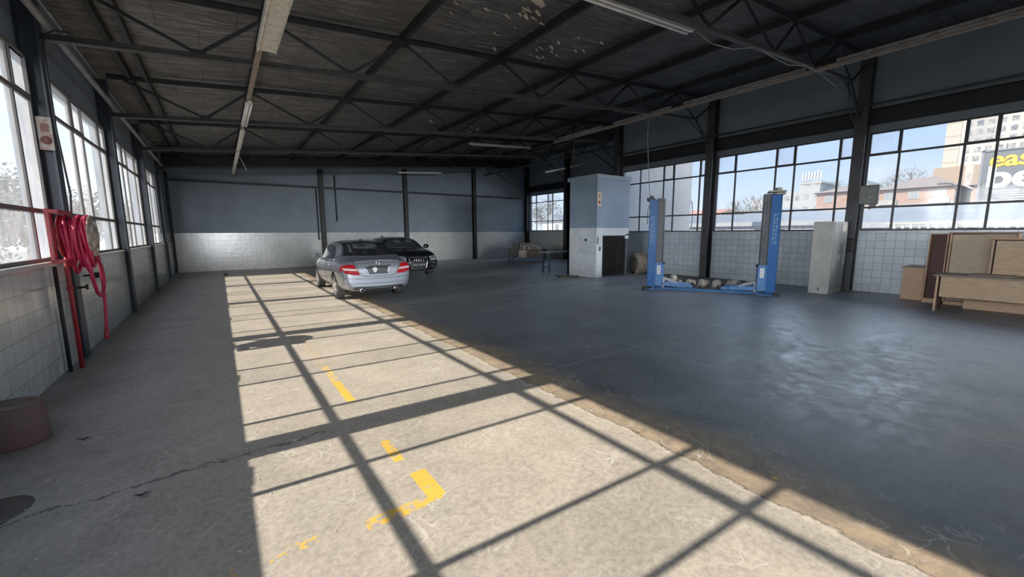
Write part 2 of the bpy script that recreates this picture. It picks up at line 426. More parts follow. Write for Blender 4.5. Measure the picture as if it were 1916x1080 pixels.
def brick_mat(name, c1, c2, mo, axis, bw=.24, rh=.085):
    m, t, p = base_mat(name)
    X, Y, Z = t.sep(t.coords()); u = Y if axis == 'Y' else X
    b = t.new('ShaderNodeTexBrick', offset=.5); t.link(t.comb(u, Z, 0.0), b.inputs['Vector'])
    for k, v in (('Scale', 1.0), ('Mortar Size', .010), ('Mortar Smooth', .1), ('Brick Width', bw), ('Row Height', rh)): b.inputs[k].default_value = v
    b.inputs['Color1'].default_value = (*c1, 1); b.inputs['Color2'].default_value = (*c2, 1); b.inputs['Mortar'].default_value = (*mo, 1)
    t.link(b.outputs[0], p.inputs['Base Color']); p.inputs['Roughness'].default_value = .9
    return m
w = MB(); w.box(XR, XE + .2, 11.97, 12.12, 0, roof(18.2) + .1); w.build('wall_recess_side', W_FAR, kind='structure')
w = MB()
w.box(XE, XE + .2, 12.1, YF, 0, 1.8); w.box(XE, XE + .2, 12.1, YF, 4.25, roof(18) + .1)
w.box(XE, XE + .2, 12.1, 19.3, 1.8, 4.25); w.box(XE, XE + .2, 22.85, YF, 1.8, 4.25)
w.build('wall_recess', W_FAR, kind='structure')
w = MB(); w.box(-1.95, 18.3, YB - .2, YB, 4.6, roof(18) + .1); w.box(-1.95, -1.2, YB - .2, YB, 0, 4.6); w.box(14.4, 18.3, YB - .2, YB, 0, 4.6); w.box(6.3, 6.9, YB - .2, YB, 0, 4.6); w.build('wall_back', wall_mat('back_wall', 'X', 1.7, TILE, GROUT, (.3, .33, .36), (.25, .28, .3)), kind='structure')  # unseen rear wall, left open in bays to let the added fill light in

def window(idx, x, y0, y1, z0, z1, mull, trans, gm, fm, frost=(), ft=.05, open_cell=None):
    e = sempty('window_%d' % idx, (x, (y0 + y1) / 2, z0))
    fr = MB(); o = .028
    for yy in (y0, y1): fr.box(x - ft / 2, x + ft / 2, yy - o, yy + o, z0, z1)
    for zz in (z0 + .01, z1 - .01): fr.box(x - ft / 2 + .002, x + ft / 2 - .002, y0, y1, zz - o, zz + o)
    for yy in mull: fr.box(x - ft / 2 + .004, x + ft / 2 - .004, yy - .024, yy + .024, z0, z1)
    for zz in trans: fr.box(x - ft / 2 + .008, x + ft / 2 - .008, y0, y1, zz - .026, zz + .026)
    ys = [y0] + list(mull) + [y1]; zs = [z0] + list(trans) + [z1]
    # vent sashes: a thicker inner frame on the top narrow panes
    for i in range(len(ys) - 1):
        if ys[i + 1] - ys[i] < .7:
            a, b, zt0, zt1 = ys[i], ys[i + 1], zs[-2], zs[-1]
            for yy in (a + .025, b - .025): fr.box(x - .035, x + .035, yy - .018, yy + .018, zt0, zt1)
            for zz in (zt0 + .02, zt1 - .02): fr.box(x - .033, x + .033, a, b, zz - .018, zz + .018)
    # casement stays along the sill
    for i in range(len(ys) - 1):
        if ys[i + 1] - ys[i] < .7 and i > 0:
            m = (ys[i] + ys[i + 1]) / 2; sgn = -1 if x > 0 else 1
            fr.bar((x + sgn * .05, m - .15, z0 + .04), (x + sgn * .05, m + .12, z0 + .05), .012, .012)
    fr.build('window_frame', fm, e)
    p = MB()
    for i in range(len(ys) - 1):
        for j in range(len(zs) - 1):
            p.m = 1 if (i in frost or (j == len(zs) - 2 and ys[i + 1] - ys[i] < .7)) else 0
            a, b, c0, c1 = ys[i], ys[i + 1], zs[j], zs[j + 1]
            p.add([(x, a, c0), (x, b, c0), (x, b, c1), (x, a, c1)], [(0, 1, 2, 3)])
    p.build('window_panes', list(gm), e)
    return e
wi = 1
for k in range(6):
    a = CY[k]; b = CY[k + 1] if k < 5 else 20.2
    y0, y1 = a + .13, (b - .13 if k < 5 else 19.7)
    if k == 5: mul = [a + .5, a + 1.65, a + 2.2, a + 3.2]
    else: mul = [a + .52, a + 1.66, a + 2.28, a + 3.46]
    window(wi, -1.765, y0, y1, 1.36, 3.84, mul, [1.97, 3.34], (G_CLEAR, G_FROST), FRAMEL, frost=(0, 2, 4)); wi += 1
for k in range(1, 4):
    a, b = CY[k], CY[k + 1]
    off = [.5, 1.6, 2.12, 3.36] if k != 3 else [.5, 1.55, 2.0, 3.1]
    if k == 1: off = [.6, 1.72, 2.22, 3.36]
    window(wi, XR + .08, a + .14, b - .14, 1.68, 4.27, [a + q for q in off], [2.3, 3.69], (G_RIGHT, G_RIGHTD), FRAMEM); wi += 1
window(wi, XR + .08, CY[0] + .14, CY[1] - .14, 1.68, 4.27, [CY[0] + q for q in (.5, 1.6, 2.12, 3.36)], [2.3, 3.69], (G_RIGHT, G_RIGHTD), FRAMEM); wi += 1
window(wi, XE + .08, 19.3, 22.85, 1.8, 4.25, [20.5, 21.0, 22.2], [2.45, 3.72], (G_RIGHT, G_RIGHTD), FRAMEM); wi += 1

# ------------------------------------------------------------------ columns (H sections)
def hcol(name, label, cx0, cx1, cy, hw, z1, m, group, z0=0.0):
    """H section, flanges at cx0 and cx1, half width hw in y"""
    t = thing(name, label, 'column', ((cx0 + cx1) / 2, cy, z0), 0, group)
    b = MB()
    b.box(cx0 - .009, cx0 + .009, cy - hw, cy + hw, z0, z1); b.build('flange', m, t)
    b = MB(); b.box(cx1 - .009, cx1 + .009, cy - hw, cy + hw, z0, z1); b.build('flange', m, t)
    b = MB(); b.box(cx0, cx1, cy - .007, cy + .007, z0, z1); b.build('web', m, t)
    return t
ordl = ['behind the hose reel', 'after the second left window', 'after the third left window', 'at the end of the last left window']
for k, cy in enumerate(CY):
    if k < 3: continue
    lab = 'blue-grey steel column in the left window wall, ' + ordl[k - 3]
    hcol('steel_column', lab, -1.795, -1.615, cy, .11, topz(-1.6) - .08, STEEL_BLUE, 'steel columns of the left wall')
ordr = {2: 'dark steel column by the grey locker carrying the switch box', 3: 'dark steel column rising between the two posts of the blue car lift', 4: 'dark steel column standing behind the tiled lift shaft'}
for k in (2, 3, 4):
    hcol('steel_column', ordr[k], 14.14, 14.42, CY[k] + (0 if k < 4 else .0), .13, topz(14.2) + .02, STEEL_GREY, 'steel columns of the right wall')
hcol('steel_column', 'dark steel column at the near edge of the far right window', 17.72, 17.98, 18.95, .14, topz(17.9), STEEL, None)
for x, lab in ((4.45, 'dark steel column on the far wall beside the silver car'), (8.95, 'dark steel column on the far wall above the black car'),
               (13.55, 'dark steel column on the far wall left of the cluttered desk'), (17.86, 'dark steel column in the far right corner')):
    t = thing('steel_column', lab, 'column', (x, 23.0, 0), 0, 'steel columns of the far wall')
    b = MB(); b.box(x - .11, x + .11, 22.90, 22.918, 0, topz(x)); b.build('flange', STEEL, t)
    b = MB(); b.box(x - .11, x + .11, 23.11, 23.128, 0, topz(x)); b.build('flange', STEEL, t)
    b = MB(); b.box(x - .007, x + .007, 22.91, 23.12, 0, topz(x)); b.build('web', STEEL, t)
t = MB(); t.box(-1.69, -1.60, 23.04, 23.13, 0, topz(-1.6)); tag(t.build('steel_column', STEEL), 'thin black corner post where the left wall meets the far wall', 'column')

# ------------------------------------------------------------------ trusses
TN = [-1.35, .89, 3.16, 5.42, 7.55, 9.7, 12.05]; BN = [-.03, 2.14, 4.24, 6.53, 8.86, 10.85]
trl = {3.75: 'open steel roof truss nearest overhead, visible at upper right', 7.88: 'open steel roof truss starting at the column behind the hose reel',
       12.0: 'open steel roof truss starting after the second left window', 16.1: 'open steel roof truss second before the far wall', 20.2: 'open steel roof truss closest to the far wall'}
for Y, lab in trl.items():
    t = thing('roof_truss', lab, 'truss', (-1.6, Y, botz(-1.6)), 0, 'roof trusses')
    b = MB(); b.angle((-1.61, Y, botz(-1.6)), (13.25, Y, botz(13.25)), .10, .085, .014, flange=-1); b.build('bottom_chord', CHORD, t)
    b = MB(); b.angle((-1.61, Y, topz(-1.6)), (14.14, Y, topz(14.14)), .10, .085, .014, flange=1); b.build('top_chord', STEEL, t)
    seq = []
    for i, bx in enumerate(BN):
        seq += [((TN[i], topz(TN[i]) - .04), (bx, botz(bx) + .03)), ((bx, botz(bx) + .03), (TN[i + 1], topz(TN[i + 1]) - .04))]
    seq += [((12.05, topz(12.05) - .04), (13.2, botz(13.2))), ((13.2, botz(13.2)), (14.14, 4.72)), ((13.25, botz(13.25)), (14.14, 5.98)), ((12.7, botz(12.7)), (13.82, 4.9))]
    for (x0, z0), (x1, z1) in seq:
        b = MB(); b.angle((x0, Y, z0), (x1, Y, z1), .045, .045, .008); b.build('diagonal', STEEL, t)
    for x in TN[1:]: b = MB(); b.box(x - .11, x + .11, Y - .006, Y + .006, topz(x) - .12, topz(x) + .01); b.build('gusset_plate', STEEL, t)
    for x in BN: b = MB(); b.box(x - .10, x + .10, Y - .006, Y + .006, botz(x) - .02, botz(x) + .09); b.build('gusset_plate', STEEL, t)

names = {-1.25: 'dark roof purlin nearest the left window wall', -.98: 'second dark roof purlin from the left wall, beside the first', .89: 'dark roof purlin above the left row of lights',
         3.16: 'dark roof purlin next right of the left row of lights', 5.42: 'dark roof purlin in the middle with a grey cable along it', 7.55: 'dark roof purlin above the black car side of the hall',
         9.7: 'dark roof purlin left of the long right-hand trunking', 12.05: 'dark roof purlin just right of the long right-hand trunking', 14.2: 'dark roof purlin along the top of the right wall'}
for x, lab in names.items():
    b = MB(); z = roof(x) - .075; y1 = YF - .05
    b.box(x - .04, x + .04, YB, y1, z + .055, z + .067); b.box(x - .04, x - .03, YB, y1, z - .07, z + .06); b.box(x - .04, x + .03, YB, y1, z - .08, z - .068)
    tag(b.build('roof_purlin', STEEL), lab, 'beam', 'roof purlins')
b = MB(); b.box(-.5, -.3, 0, 0, 0, 0) if False else None
t = MB(); t.prism([(-1.68, topz(-1.68) - .38), (18, topz(18) - .38), (18, roof(18)), (-1.68, roof(-1.68))], 'Y', 22.92, 23.13); t.build('trim_2', STEEL, kind='structure')
t = MB(); t.box(-1.67, 18, 23.0, 23.12, 3.99, 4.08); t.box(-1.67, 18, 22.99, 23.0, 3.98, 4.0); tag(t.build('wall_rail', STEEL), 'thin dark horizontal steel rail across the far wall', 'rail')
# recess edge lattice girder
t = thing('lattice_girder', 'lattice girder spanning above the far right recess opening', 'girder', (XR - .1, 12, 5.4))
b = MB(); b.angle((XR - .1, 12.1, 5.4), (XR - .1, 23.0, 5.4), .08, .07); b.build('bottom_chord', CHORD, t)
b = MB(); b.angle((XR - .1, 12.1, 6.12), (XR - .1, 23.0, 6.12), .08, .07, flange=1); b.build('top_chord', STEEL, t)
for i in range(8):
    y = 12.2 + i * 1.35
    b = MB(); b.angle((XR - .1, y, 6.1), (XR - .1, y + .67, 5.42), .04, .04, .008); b.angle((XR - .1, y + .67, 5.42), (XR - .1, y + 1.35, 6.1), .04, .04, .008); b.build('diagonal', STEEL, t)
b = MB(); b.bar((XR - .1, 12.15, 4.4), (XR - .1, 13.6, 5.4), .05, .05); b.bar((XR - .1, 15.2, 4.2), (XR - .1, 16.8, 5.4), .05, .05); b.build('knee_brace', STEEL, t)
# dark channel beam + conduit along right wall
for y0, y1, x in ((YB, 11.8, XR), (12.2, 23.0, XE)):
    b = MB(); b.box(x - .12, x, y0, y1, 4.46, 4.48); b.box(x - .12, x, y0, y1, 4.84, 4.86); b.box(x - .03, x, y0, y1, 4.46, 4.86); b.box(x-.12,x-.105,y0,y1,4.80,4.86)
    tag(b.build('channel_beam', STEEL), 'dark steel channel beam above the right windows' if x == XR else 'dark steel channel beam above the far right window', 'beam')
b = MB(); b.tube([(14.1, YB, 4.93), (14.1, 11.9, 4.93)], .025)
tag(b.build('conduit_pipe', STEEL_GREY), 'thin dark conduit running on top of the channel beam of the right wall', 'pipe')
# left pipe
b = MB(); b.tube([(-1.53, YB, 4.30), (-1.53, 22.9, 4.24)], .042, 12); 
t = thing('wall_pipe', 'long grey pipe running high along the left window wall', 'pipe', (-1.53, 8, 4.3)); b.build('pipe', PIPE, t)
b = MB()
for cy in CY[3:]: b.lathe([(.05, -.03), (.05, .03)], (-1.53, cy + .5, 4.29), 'Y', 12); b.bar((-1.53, cy + .5, 4.29), (-1.8, cy + .5, 4.33), .02, .02)
b.build('bracket', PIPE, t)
b = MB(); b.tube([(-1.72, 3, 4.84), (-1.72, 22, 4.84)], .014, 6); tag(b.build('thin_conduit', PIPE), 'thin pale conduit along the top edge of the left wall', 'pipe')
b = MB(); b.tube([(-1.3, 7.76, 4.22), (-1.45, 7.72, 4.2), (-1.53, 7.70, 4.13), (-1.56, 7.69, 4.0), (-1.56, 7.69, 3.0), (-1.52, 7.69, 2.2), (-1.58, 7.69, 1.4)], .012, 6)
tag(b.build('black_cable', BLACK), 'black cable curving down the column behind the hose reel', 'cable')

# ------------------------------------------------------------------ lights
def batten_light(label, p0, p1, w=.10, h=.06, tubes=1, plate=None, tm=TUBE, group=None, bm_=WHITEP, tubedrop=.05):
    p0 = Vector(p0); p1 = Vector(p1)
    t = thing('fluorescent_light', label, 'light', (p0 + p1) / 2, 0, group)
    d = (p1 - p0).normalized(); up = Vector((0, 0, 1)); r = d.cross(up).normalized()
    b = MB(); b.bar(p0, p1, w * .5, h)
    if plate: # broad reflector
        q = up * (-h / 2)
        for sg in (-1, 1):
            b.add([p0 + r * sg * w * .25 + q, p1 + r * sg * w * .25 + q, p1 + r * sg * w * .5 + q * .2 + up * .01, p0 + r * sg * w * .5 + q * .2 + up * .01], [(0, 1, 2, 3)])
    b.build('housing', bm_, t)
    for k in range(tubes):
        o = r * ((k - (tubes - 1) / 2) * w * .45) - up * (h / 2 + tubedrop * .4)
        b = MB(); b.tube([p0 + d * .06 + o, p1 - d * .06 + o], .017, 8); b.build('lamp_tube', tm, t)
        b = MB()
        for e, sg in ((p0, 1), (p1, -1)): b.bar(e + d * sg * .02 + o + up * .02, e + d * sg * .06 + o + up * .02, .03, .06)
        b.build('lamp_holder', bm_, t)
    return t
# left row, on a timber batten
b = MB(); b.box(.655, .725, 4.6, 22.8, 4.27, 4.30); tag(b.build('timber_batten', BATTEN), 'long brown timber batten carrying the left row of lights', 'batten')
t = thing('fluorescent_light', 'large cream diffuser light at the near end of the left row', 'light', (.75, 6, 4.25), 0, 'lights of the left row')
b = MB(); b.box(.655, .865, 5.0, 6.9, 4.195, 4.265); b.build('diffuser', mat('yellowed_plastic', (.60, .56, .46), .5, c2=(.40, .35, .27), scale=14, lo=.45, hi=.7), t, bevel=.01)
b = MB(); b.box(.64, .66, 4.98, 6.92, 4.18, 4.27); b.box(.86, .875, 4.98, 6.92, 4.2, 4.27); b.build('edge_strip', WHITEP, t)
batten_light('white tube light of the left row directly beyond the second truss', (.70, 9.7, 4.22), (.70, 11.7, 4.22), .13, .06, 2, True, group='lights of the left row')
for a, b_, lab in ((12.3, 15.2, 'third light fitting along the left row, cream and bare'), (15.5, 18.3, 'fourth light fitting along the left row with a dangling wire'), (18.6, 21.2, 'last light fitting of the left row near the far wall')):
    batten_light(lab, (.70, a, 4.22), (.70, b_, 4.22), .11, .06, 0, True, group='lights of the left row')
b = MB(); b.tube([(.76, 16.4, 4.2), (.85, 16.42, 4.0), (.92, 16.4, 3.78)], .008, 6); tag(b.build('dangling_wire', WHITEP), 'thin white wire dangling from the left row of lights', 'cable')
# right: near fitting below truss
batten_light('long twin tube light hanging at the top right below the nearest truss', (3.9, 3.95, 4.66), (6.32, 3.93, 4.84), .2, .07, 2, True)
b = MB(); b.tube([(6.32, 3.9, 4.86), (6.8, 3.85, 4.72), (7.4, 3.8, 4.76), (8.2, 3.75, 4.98), (8.6, 3.73, 4.92), (9.4, 3.71, 4.92), (10.2, 3.7, 5.08), (11.0, 3.7, 5.1), (12.0, 3.7, 5.02), (12.7, 3.7, 5.3)], .008, 6)
tag(b.build('sagging_cable', PIPE), 'thin grey cable sagging along the nearest truss at upper right', 'cable')
b = MB(); b.tube([(12.7, 3.66, 5.25), (13.0, 3.66, 4.6), (13.5, 3.66, 4.35), (13.9, 3.66, 4.7)], .013, 6); tag(b.build('hanging_cable', BLACK), 'black cable looping down to the column by the grey locker', 'cable')
b = MB(); b.box(10.86, 10.93, .2, 12.3, 5.11, 5.17); b.box(10.84, 10.95, .2, 12.3, 5.17, 5.18)
tag(b.build('cable_trunking', BATTEN), 'long brown cable trunking under the right ends of the trusses', 'trunking')
for a, b_, lab in ((.6, 3.35, 'thin batten light on the right trunking nearest the camera'), (3.9, 6.8, 'thin batten light on the right trunking between the two near trusses'), (7.2, 9.3, 'thin batten light on the right trunking beyond the second truss'), (9.8, 12.1, 'thin batten light at the far end of the right trunking')):
    batten_light(lab, (10.80, a, 5.21), (10.80, b_, 5.21), .08, .05, 1, None, tm=PIPE, group='lights on the right trunking', bm_=PIPE)
b = MB(); b.tube([(10.8, 7.95, 5.15), (10.79, 7.95, 4.5), (10.76, 7.85, 3.6), (10.6, 7.65, 2.8), (10.38, 7.42, 2.62), (10.33, 7.5, 2.3), (10.36, 7.52, 1.9)], .011, 6)
tag(b.build('power_cable', PIPE), 'pale cable hanging down to the left post of the blue lift', 'cable')
batten_light('white tube light hung under the third truss in the middle', (9.0, 15.6, 5.46), (12.3, 15.6, 5.66), .14, .06, 1, None)
batten_light('dim tube light in front of the far wall above the black car', (8.2, 22.0, 4.98), (10.8, 22.0, 5.15), .14, .05, 1, None)
for p0, p1, lab in (((13.5, 16, 4.68), (14.85, 16, 4.98), 'left of two short tube lights above the far right desk'), ((15.2, 16, 5.08), (17, 16, 5.52), 'right of two short tube lights above the far right desk')):
    batten_light(lab, (p0[0], p0[1] - .1, p0[2]), (p1[0], p1[1] - .1, p1[2]), .12, .05, 1, None, group='short tube lights above the recess')
# pipe hanging on far wall
b = MB(); b.tube([(5.15, 23.08, 4.7), (5.15, 23.08, 2.35)], .035); tag(b.build('wall_pipe', STEEL), 'dark vertical pipe ending halfway down the far wall', 'pipe')
b = MB(); b.tube([(4.22, 23.08, 3.95), (4.22, 23.08, 1.45)], .03); b.box(4.17, 4.27, 23.04, 23.12, 1.38, 1.46); tag(b.build('conduit_pipe', STEEL), 'thin conduit beside the far wall column left of the silver car', 'pipe')
b = MB(); b.tube([(11.4, 11.75, 5.9), (11.4, 11.75, 3.8)], .03); b.tube([(11.4, 11.75, 5.25), (11.3, 11.75, 5.3), (10.9, 11.75, 5.3)], .03); tag(b.build('conduit_pipe', STEEL), 'dark pipe rising from the roof of the tiled shaft', 'pipe')
b = MB(); b.rbox(7.45, 7.57, 23.07, 23.13, 1.42, 1.54); tag(b.build('wall_socket', BLACK), 'small black box on the far wall above the silver car', 'socket')

# ------------------------------------------------------------------ hose reel
t = thing('hose_reel', 'red fire hose reel with coiled hose on the left wall column', 'hose reel', (-1.5, 7.2, 0))
HY, HZ = 7.30, 1.66
def disc(x, mt, nm):
    b = MB(); b.lathe([(.03, -.012), (.25, -.012), (.265, 0), (.25, .012), (.10, .014), (.09, .03), (.03, .03)], (x, HY, HZ), 'X', 32); return b.build(nm, mt, t)
disc(-1.56, REDP, 'reel_flange'); disc(-1.30, mat('rusty_cream', (.42, .36, .30), .6, c2=(.26, .15, .10), scale=12), 'reel_flange')
b = MB()
for k in range(5): b.tube([(-1.285, HY + math.cos(a) * .17, HZ + math.sin(a) * .17) for a in [k * 1.257 + .1 * j - .25 for j in range(6)]], .018, 6)
b.build('flange_slots', mat('slot_white', (.6, .58, .55), .6), t)
b = MB(); b.lathe([(.11, -1.55), (.11, -1.31)], (0, HY, HZ), 'X', 20); b.build('drum', REDP, t)
h = MB()
random.seed(3)
for k in range(8):
    x = -1.53 + .03 * k; pts = []
    rr = .19 + .02 * math.sin(k * 2.1); dp = .10 + .12 * (k % 3) * .8
    for j in range(33):
        a = j * 2 * PI / 32
        yy = math.cos(a) * rr; zz = math.sin(a) * rr
        if zz < 0: zz *= 1 + dp / rr * 1.1
        pts.append((x + .012 * math.sin(a * 2 + k), HY + yy, HZ + zz + .04))
    h.tube(pts, .019, 8)
# hanging loop and tail
h.tube([(-1.36, HY - .12, HZ - .15), (-1.34, HY - .16, 1.3), (-1.33, HY - .12, 1.08), (-1.33, HY + .0, .93), (-1.33, HY + .14, .88), (-1.33, HY + .28, .92), (-1.32, HY + .37, 1.05), (-1.32, HY + .34, 1.24), (-1.33, HY + .2, 1.4), (-1.35, HY + .05, 1.52)], .02, 8)
h.tube([(-1.34, HY + .12, HZ - .1), (-1.33, HY + .3, 1.38), (-1.33, HY + .34, 1.2), (-1.33, HY + .33, .95), (-1.33, HY + .25, .6), (-1.33, HY + .15, .42)], .018, 8)
h.build('hose', RED, t)
b = MB(); b.tube([(-1.33, HY + .15, .43), (-1.33, HY + .13, .30)], [.022, .03], 8); b.build('nozzle', REDP, t)
b = MB(); b.rbox(-1.62, -1.58, 6.98, 7.08, 1.36, 1.98, .006); b.rbox(-1.62, -1.5, 6.96, 7.5, 1.93, 1.97, .006); b.rbox(-1.62, -1.5, 6.98, 7.2, 1.34, 1.38, .006); b.build('bracket', REDP, t)
b = MB(); b.tube([(-1.56, 7.3, 1.4), (-1.56, 7.26, 1.3), (-1.56, 7.25, .0)], .024, 10); b.lathe([(.035, -.02), (.035, .02)], (-1.56, 7.25, 1.02), 'Z', 10); b.build('riser_pipe', REDP, t)
b = MB(); b.tube([(-1.56, 7.25, 1.02), (-1.42, 7.30, 1.02)], .016, 8); b.lathe([(.035, -.008), (.035, .008)], (-1.42, 7.30, 1.02), 'X', 12); b.box(-1.45, -1.43, 7.24, 7.38, 1.01, 1.03); b.build('valve', BLACK, t)
b = MB(); b.tube([(-1.63, 7.1, 1.3), (-1.63, 7.1, 0)], .02, 8); tag(b.build('downpipe', STEEL), 'dark vertical pipe on the tiled wall beside the red riser pipe', 'pipe')
b = MB(); b.tube([(-1.67, 8.5, 1.08), (-1.55, 8.5, 1.08)], .014, 8); b.tube([(-1.55, 8.5, 1.08), (-1.55, 8.2, 1.06)], .012, 8); b.rbox(-1.6, -1.5, 8.45, 8.58, 1.04, 1.12, .01); tag(b.build('tap', BLACK), 'small black tap on the tiled wall beyond the hose reel', 'tap')
t = thing('fire_sign', 'small faded fire sign on the left column above the hose reel', 'sign', (-1.6, 7.71, 2.95))
b = MB(); b.box(-1.73, -1.60, 7.714, 7.722, 2.74, 3.14); b.build('sign_plate', mat('faded_sign', (.32, .29, .26), .6, c2=(.26, .15, .12), scale=14, lo=.45, hi=.6), t)
b = MB(); b.lathe([(.05, 7.708), (.05, 7.713)], (-1.665, 0, 2.86), 'Y', 16); b.build('sign_symbol', mat('faded_red_b', (.16, .06, .05), .6), t)
b = MB(); b.box(-1.70, -1.63, 7.708, 7.713, 2.96, 3.06); b.build('sign_symbol', mat('faded_red', (.16, .06, .05), .6), t)

# ------------------------------------------------------------------ stump
t = thing('concrete_stump', 'round concrete stump with faded red paint at the lower left', 'stump', (-1.475, 4.86, 0))
b = MB(); b.lathe([(.185, 0), (.19, .02), (.182, .29), (.176, .32), (.165, .33)], (-1.475, 4.86, 0), 'Z', 40)
b.build('stump_body', mat('stained_concrete', (.11, .085, .075), .8, c2=(.13, .05, .045), scale=4, lo=.35, hi=.7, bump=.5), t)
b = MB(); b.lathe([(.164, .329), (.15, .336), (.0, .334)], (-1.475, 4.86, 0), 'Z', 40); b.build('stump_top', mat('worn_concrete', (.26, .22, .19), .8, c2=(.14, .11, .09), scale=7, bump=.5), t)
b = MB(); b.lathe([(.0, .001), (.17, .001), (.18, .004), (.17, .008), (.14, .006), (.0, .006)], (-1.27, 3.66, 0), 'Z', 32); tag(b.build('manhole_cover', mat('cast_iron', (.07, .07, .065), .6, c2=(.12, .11, .10), scale=10, bump=.5)), 'small round iron cover in the floor at the lower left', 'cover')

# ------------------------------------------------------------------ tiled shaft
t = thing('lift_shaft', 'tall tiled and blue painted shaft with a folding gate', 'shaft', (12.1, 11, 0))
x0, x1, y0, y1 = 11.2, 13.02, 10.3, 11.8
b = MB(); b.box(x0, x0 + .12, y0 + .14, y1, 0, 3.62); b.build('side_wall', W_SHAFT_Y, t)
b = MB(); b.box(x0, 11.54, y0 - .002, y0 + .14, 0, 3.62); b.box(11.54, x1, y0 - .002, y0 + .14, 1.55, 3.62); b.box(12.84, x1, y0 - .002, y0 + .14, 1.42, 1.6); b.box(12.6, x1, y0 + .14, y1, 1.5, 3.62)
b.build('front_wall', W_SHAFT_X, t)
b = MB(); b.box(x1 - .1, x1, y0 + .15, y1, 0, 3.6); b.box(x0, x1, y1 - .1, y1, 0, 3.6); b.build('rear_wall', W_FAR, t)
b = MB(); b.box(12.88, 12.98, y0 + .01, y0 + .1, 0, 1.42); b.build('gate_post', mat('dark_brick', (.06, .06, .065), .8, c2=(.12, .11, .11), scale=20, lo=.5, hi=.6), t)
b = MB(); b.box(x0 - .03, x1 + .05, y0 - .03, y1 + .03, 3.60, 3.76); b.build('coping', mat('coping_paint', (.24, .30, .35), .6), t, bevel=.02)
t2 = MB(); t2.box(x0 + .13, x1 - .11, y0 + .5, y1 - .11, .0, 1.6); t2.build('dark_interior', mat('dark_void', (.004, .004, .004), .9), t)  # near-black block fills the shaft, its inner shade painted in
g = MB()
for k in range(11):
    x = 11.56 + k * .125; g.box(x - .008, x + .008, y0 + .05, y0 + .065, .02, 1.53)
for lvl in range(7):
    z = .08 + lvl * .2
    for k in range(10):
        x = 11.56 + k * .125; g.bar((x, y0 + .045, z), (x + .125, y0 + .045, z + .2), .01, .016, up=(0, 1, 0)); g.bar((x, y0 + .07, z + .2), (x + .125, y0 + .07, z), .01, .016, up=(0, 1, 0))
g.box(11.54, 12.86, y0 + .03, y0 + .08, 1.50, 1.55)
g.build('folding_gate', mat('gate_iron', (.006, .005, .005), .7, c2=(.014, .010, .008), scale=9), t)
b = MB(); b.rbox(x0 - .03, x0, 10.75, 10.87, 1.35, 1.43, .005); b.build('switch_box', BLACK, t)
b = MB(); b.rbox(11.36, 11.42, y0 - .03, y0, .98, 1.14, .005); b.build('switch_box', BLACK, t)
b = MB(); b.tube([(11.26, y0 - .02, 1.5), (11.28, y0 - .03, 1.42), (11.25, y0 - .03, 1.32), (11.29, y0 - .02, 1.25)], .014, 6); b.build('hook', BLACK, t)
t = thing('fire_hose_sign', 'small cream sign with red symbols on the blue shaft corner', 'sign', (11.28, 10.28, 2.9))
b = MB(); b.box(11.215, 11.40, 10.284, 10.296, 2.62, 3.12); b.build('sign_plate', mat('cream_sign', (.62, .50, .36), .5), t)
b = MB(); b.lathe([(.06, 10.277), (.06, 10.283)], (11.31, 0, 2.75), 'Y', 18); b.build('sign_symbol', mat('sign_red2', (.32, .04, .03), .5), t)
b = MB(); b.box(11.285, 11.335, 10.277, 10.283, 2.89, 3.0)
b.prism([(11.31, 3.08), (11.27, 3.0), (11.35, 3.0)], 'Y', 10.277, 10.283); b.build('sign_symbol', mat('sign_red', (.32, .04, .03), .5), t)
t = thing('trench_cover', 'rusty rectangular plate lying on the floor by the tiled shaft', 'cover', (10.6, 11.3, 0))
b = MB(); b.add([(10.05, 11.0, .012), (10.55, 10.55, .012), (11.15, 11.2, .012), (10.75, 12.0, .012), (10.05, 11.0, .002), (10.55, 10.55, .002), (11.15, 11.2, .002), (10.75, 12.0, .002)], [(0, 1, 2, 3), (0, 4, 5, 1), (1, 5, 6, 2), (2, 6, 7, 3), (3, 7, 4, 0)])
b.build('steel_plate', mat('rust_plate', (.22, .18, .14), .8, c2=(.09, .06, .04), scale=8), t)
b = MB(); b.bar((10.05, 11.0, .018), (10.75, 12.0, .018), .05, .02); b.build('edge_strip', STEEL, t)
b = MB(); b.bar((10.55, 10.55, .018), (11.15, 11.2, .018), .05, .02); b.build('edge_strip', mat('rust_edge', (.10, .07, .05), .8), t)

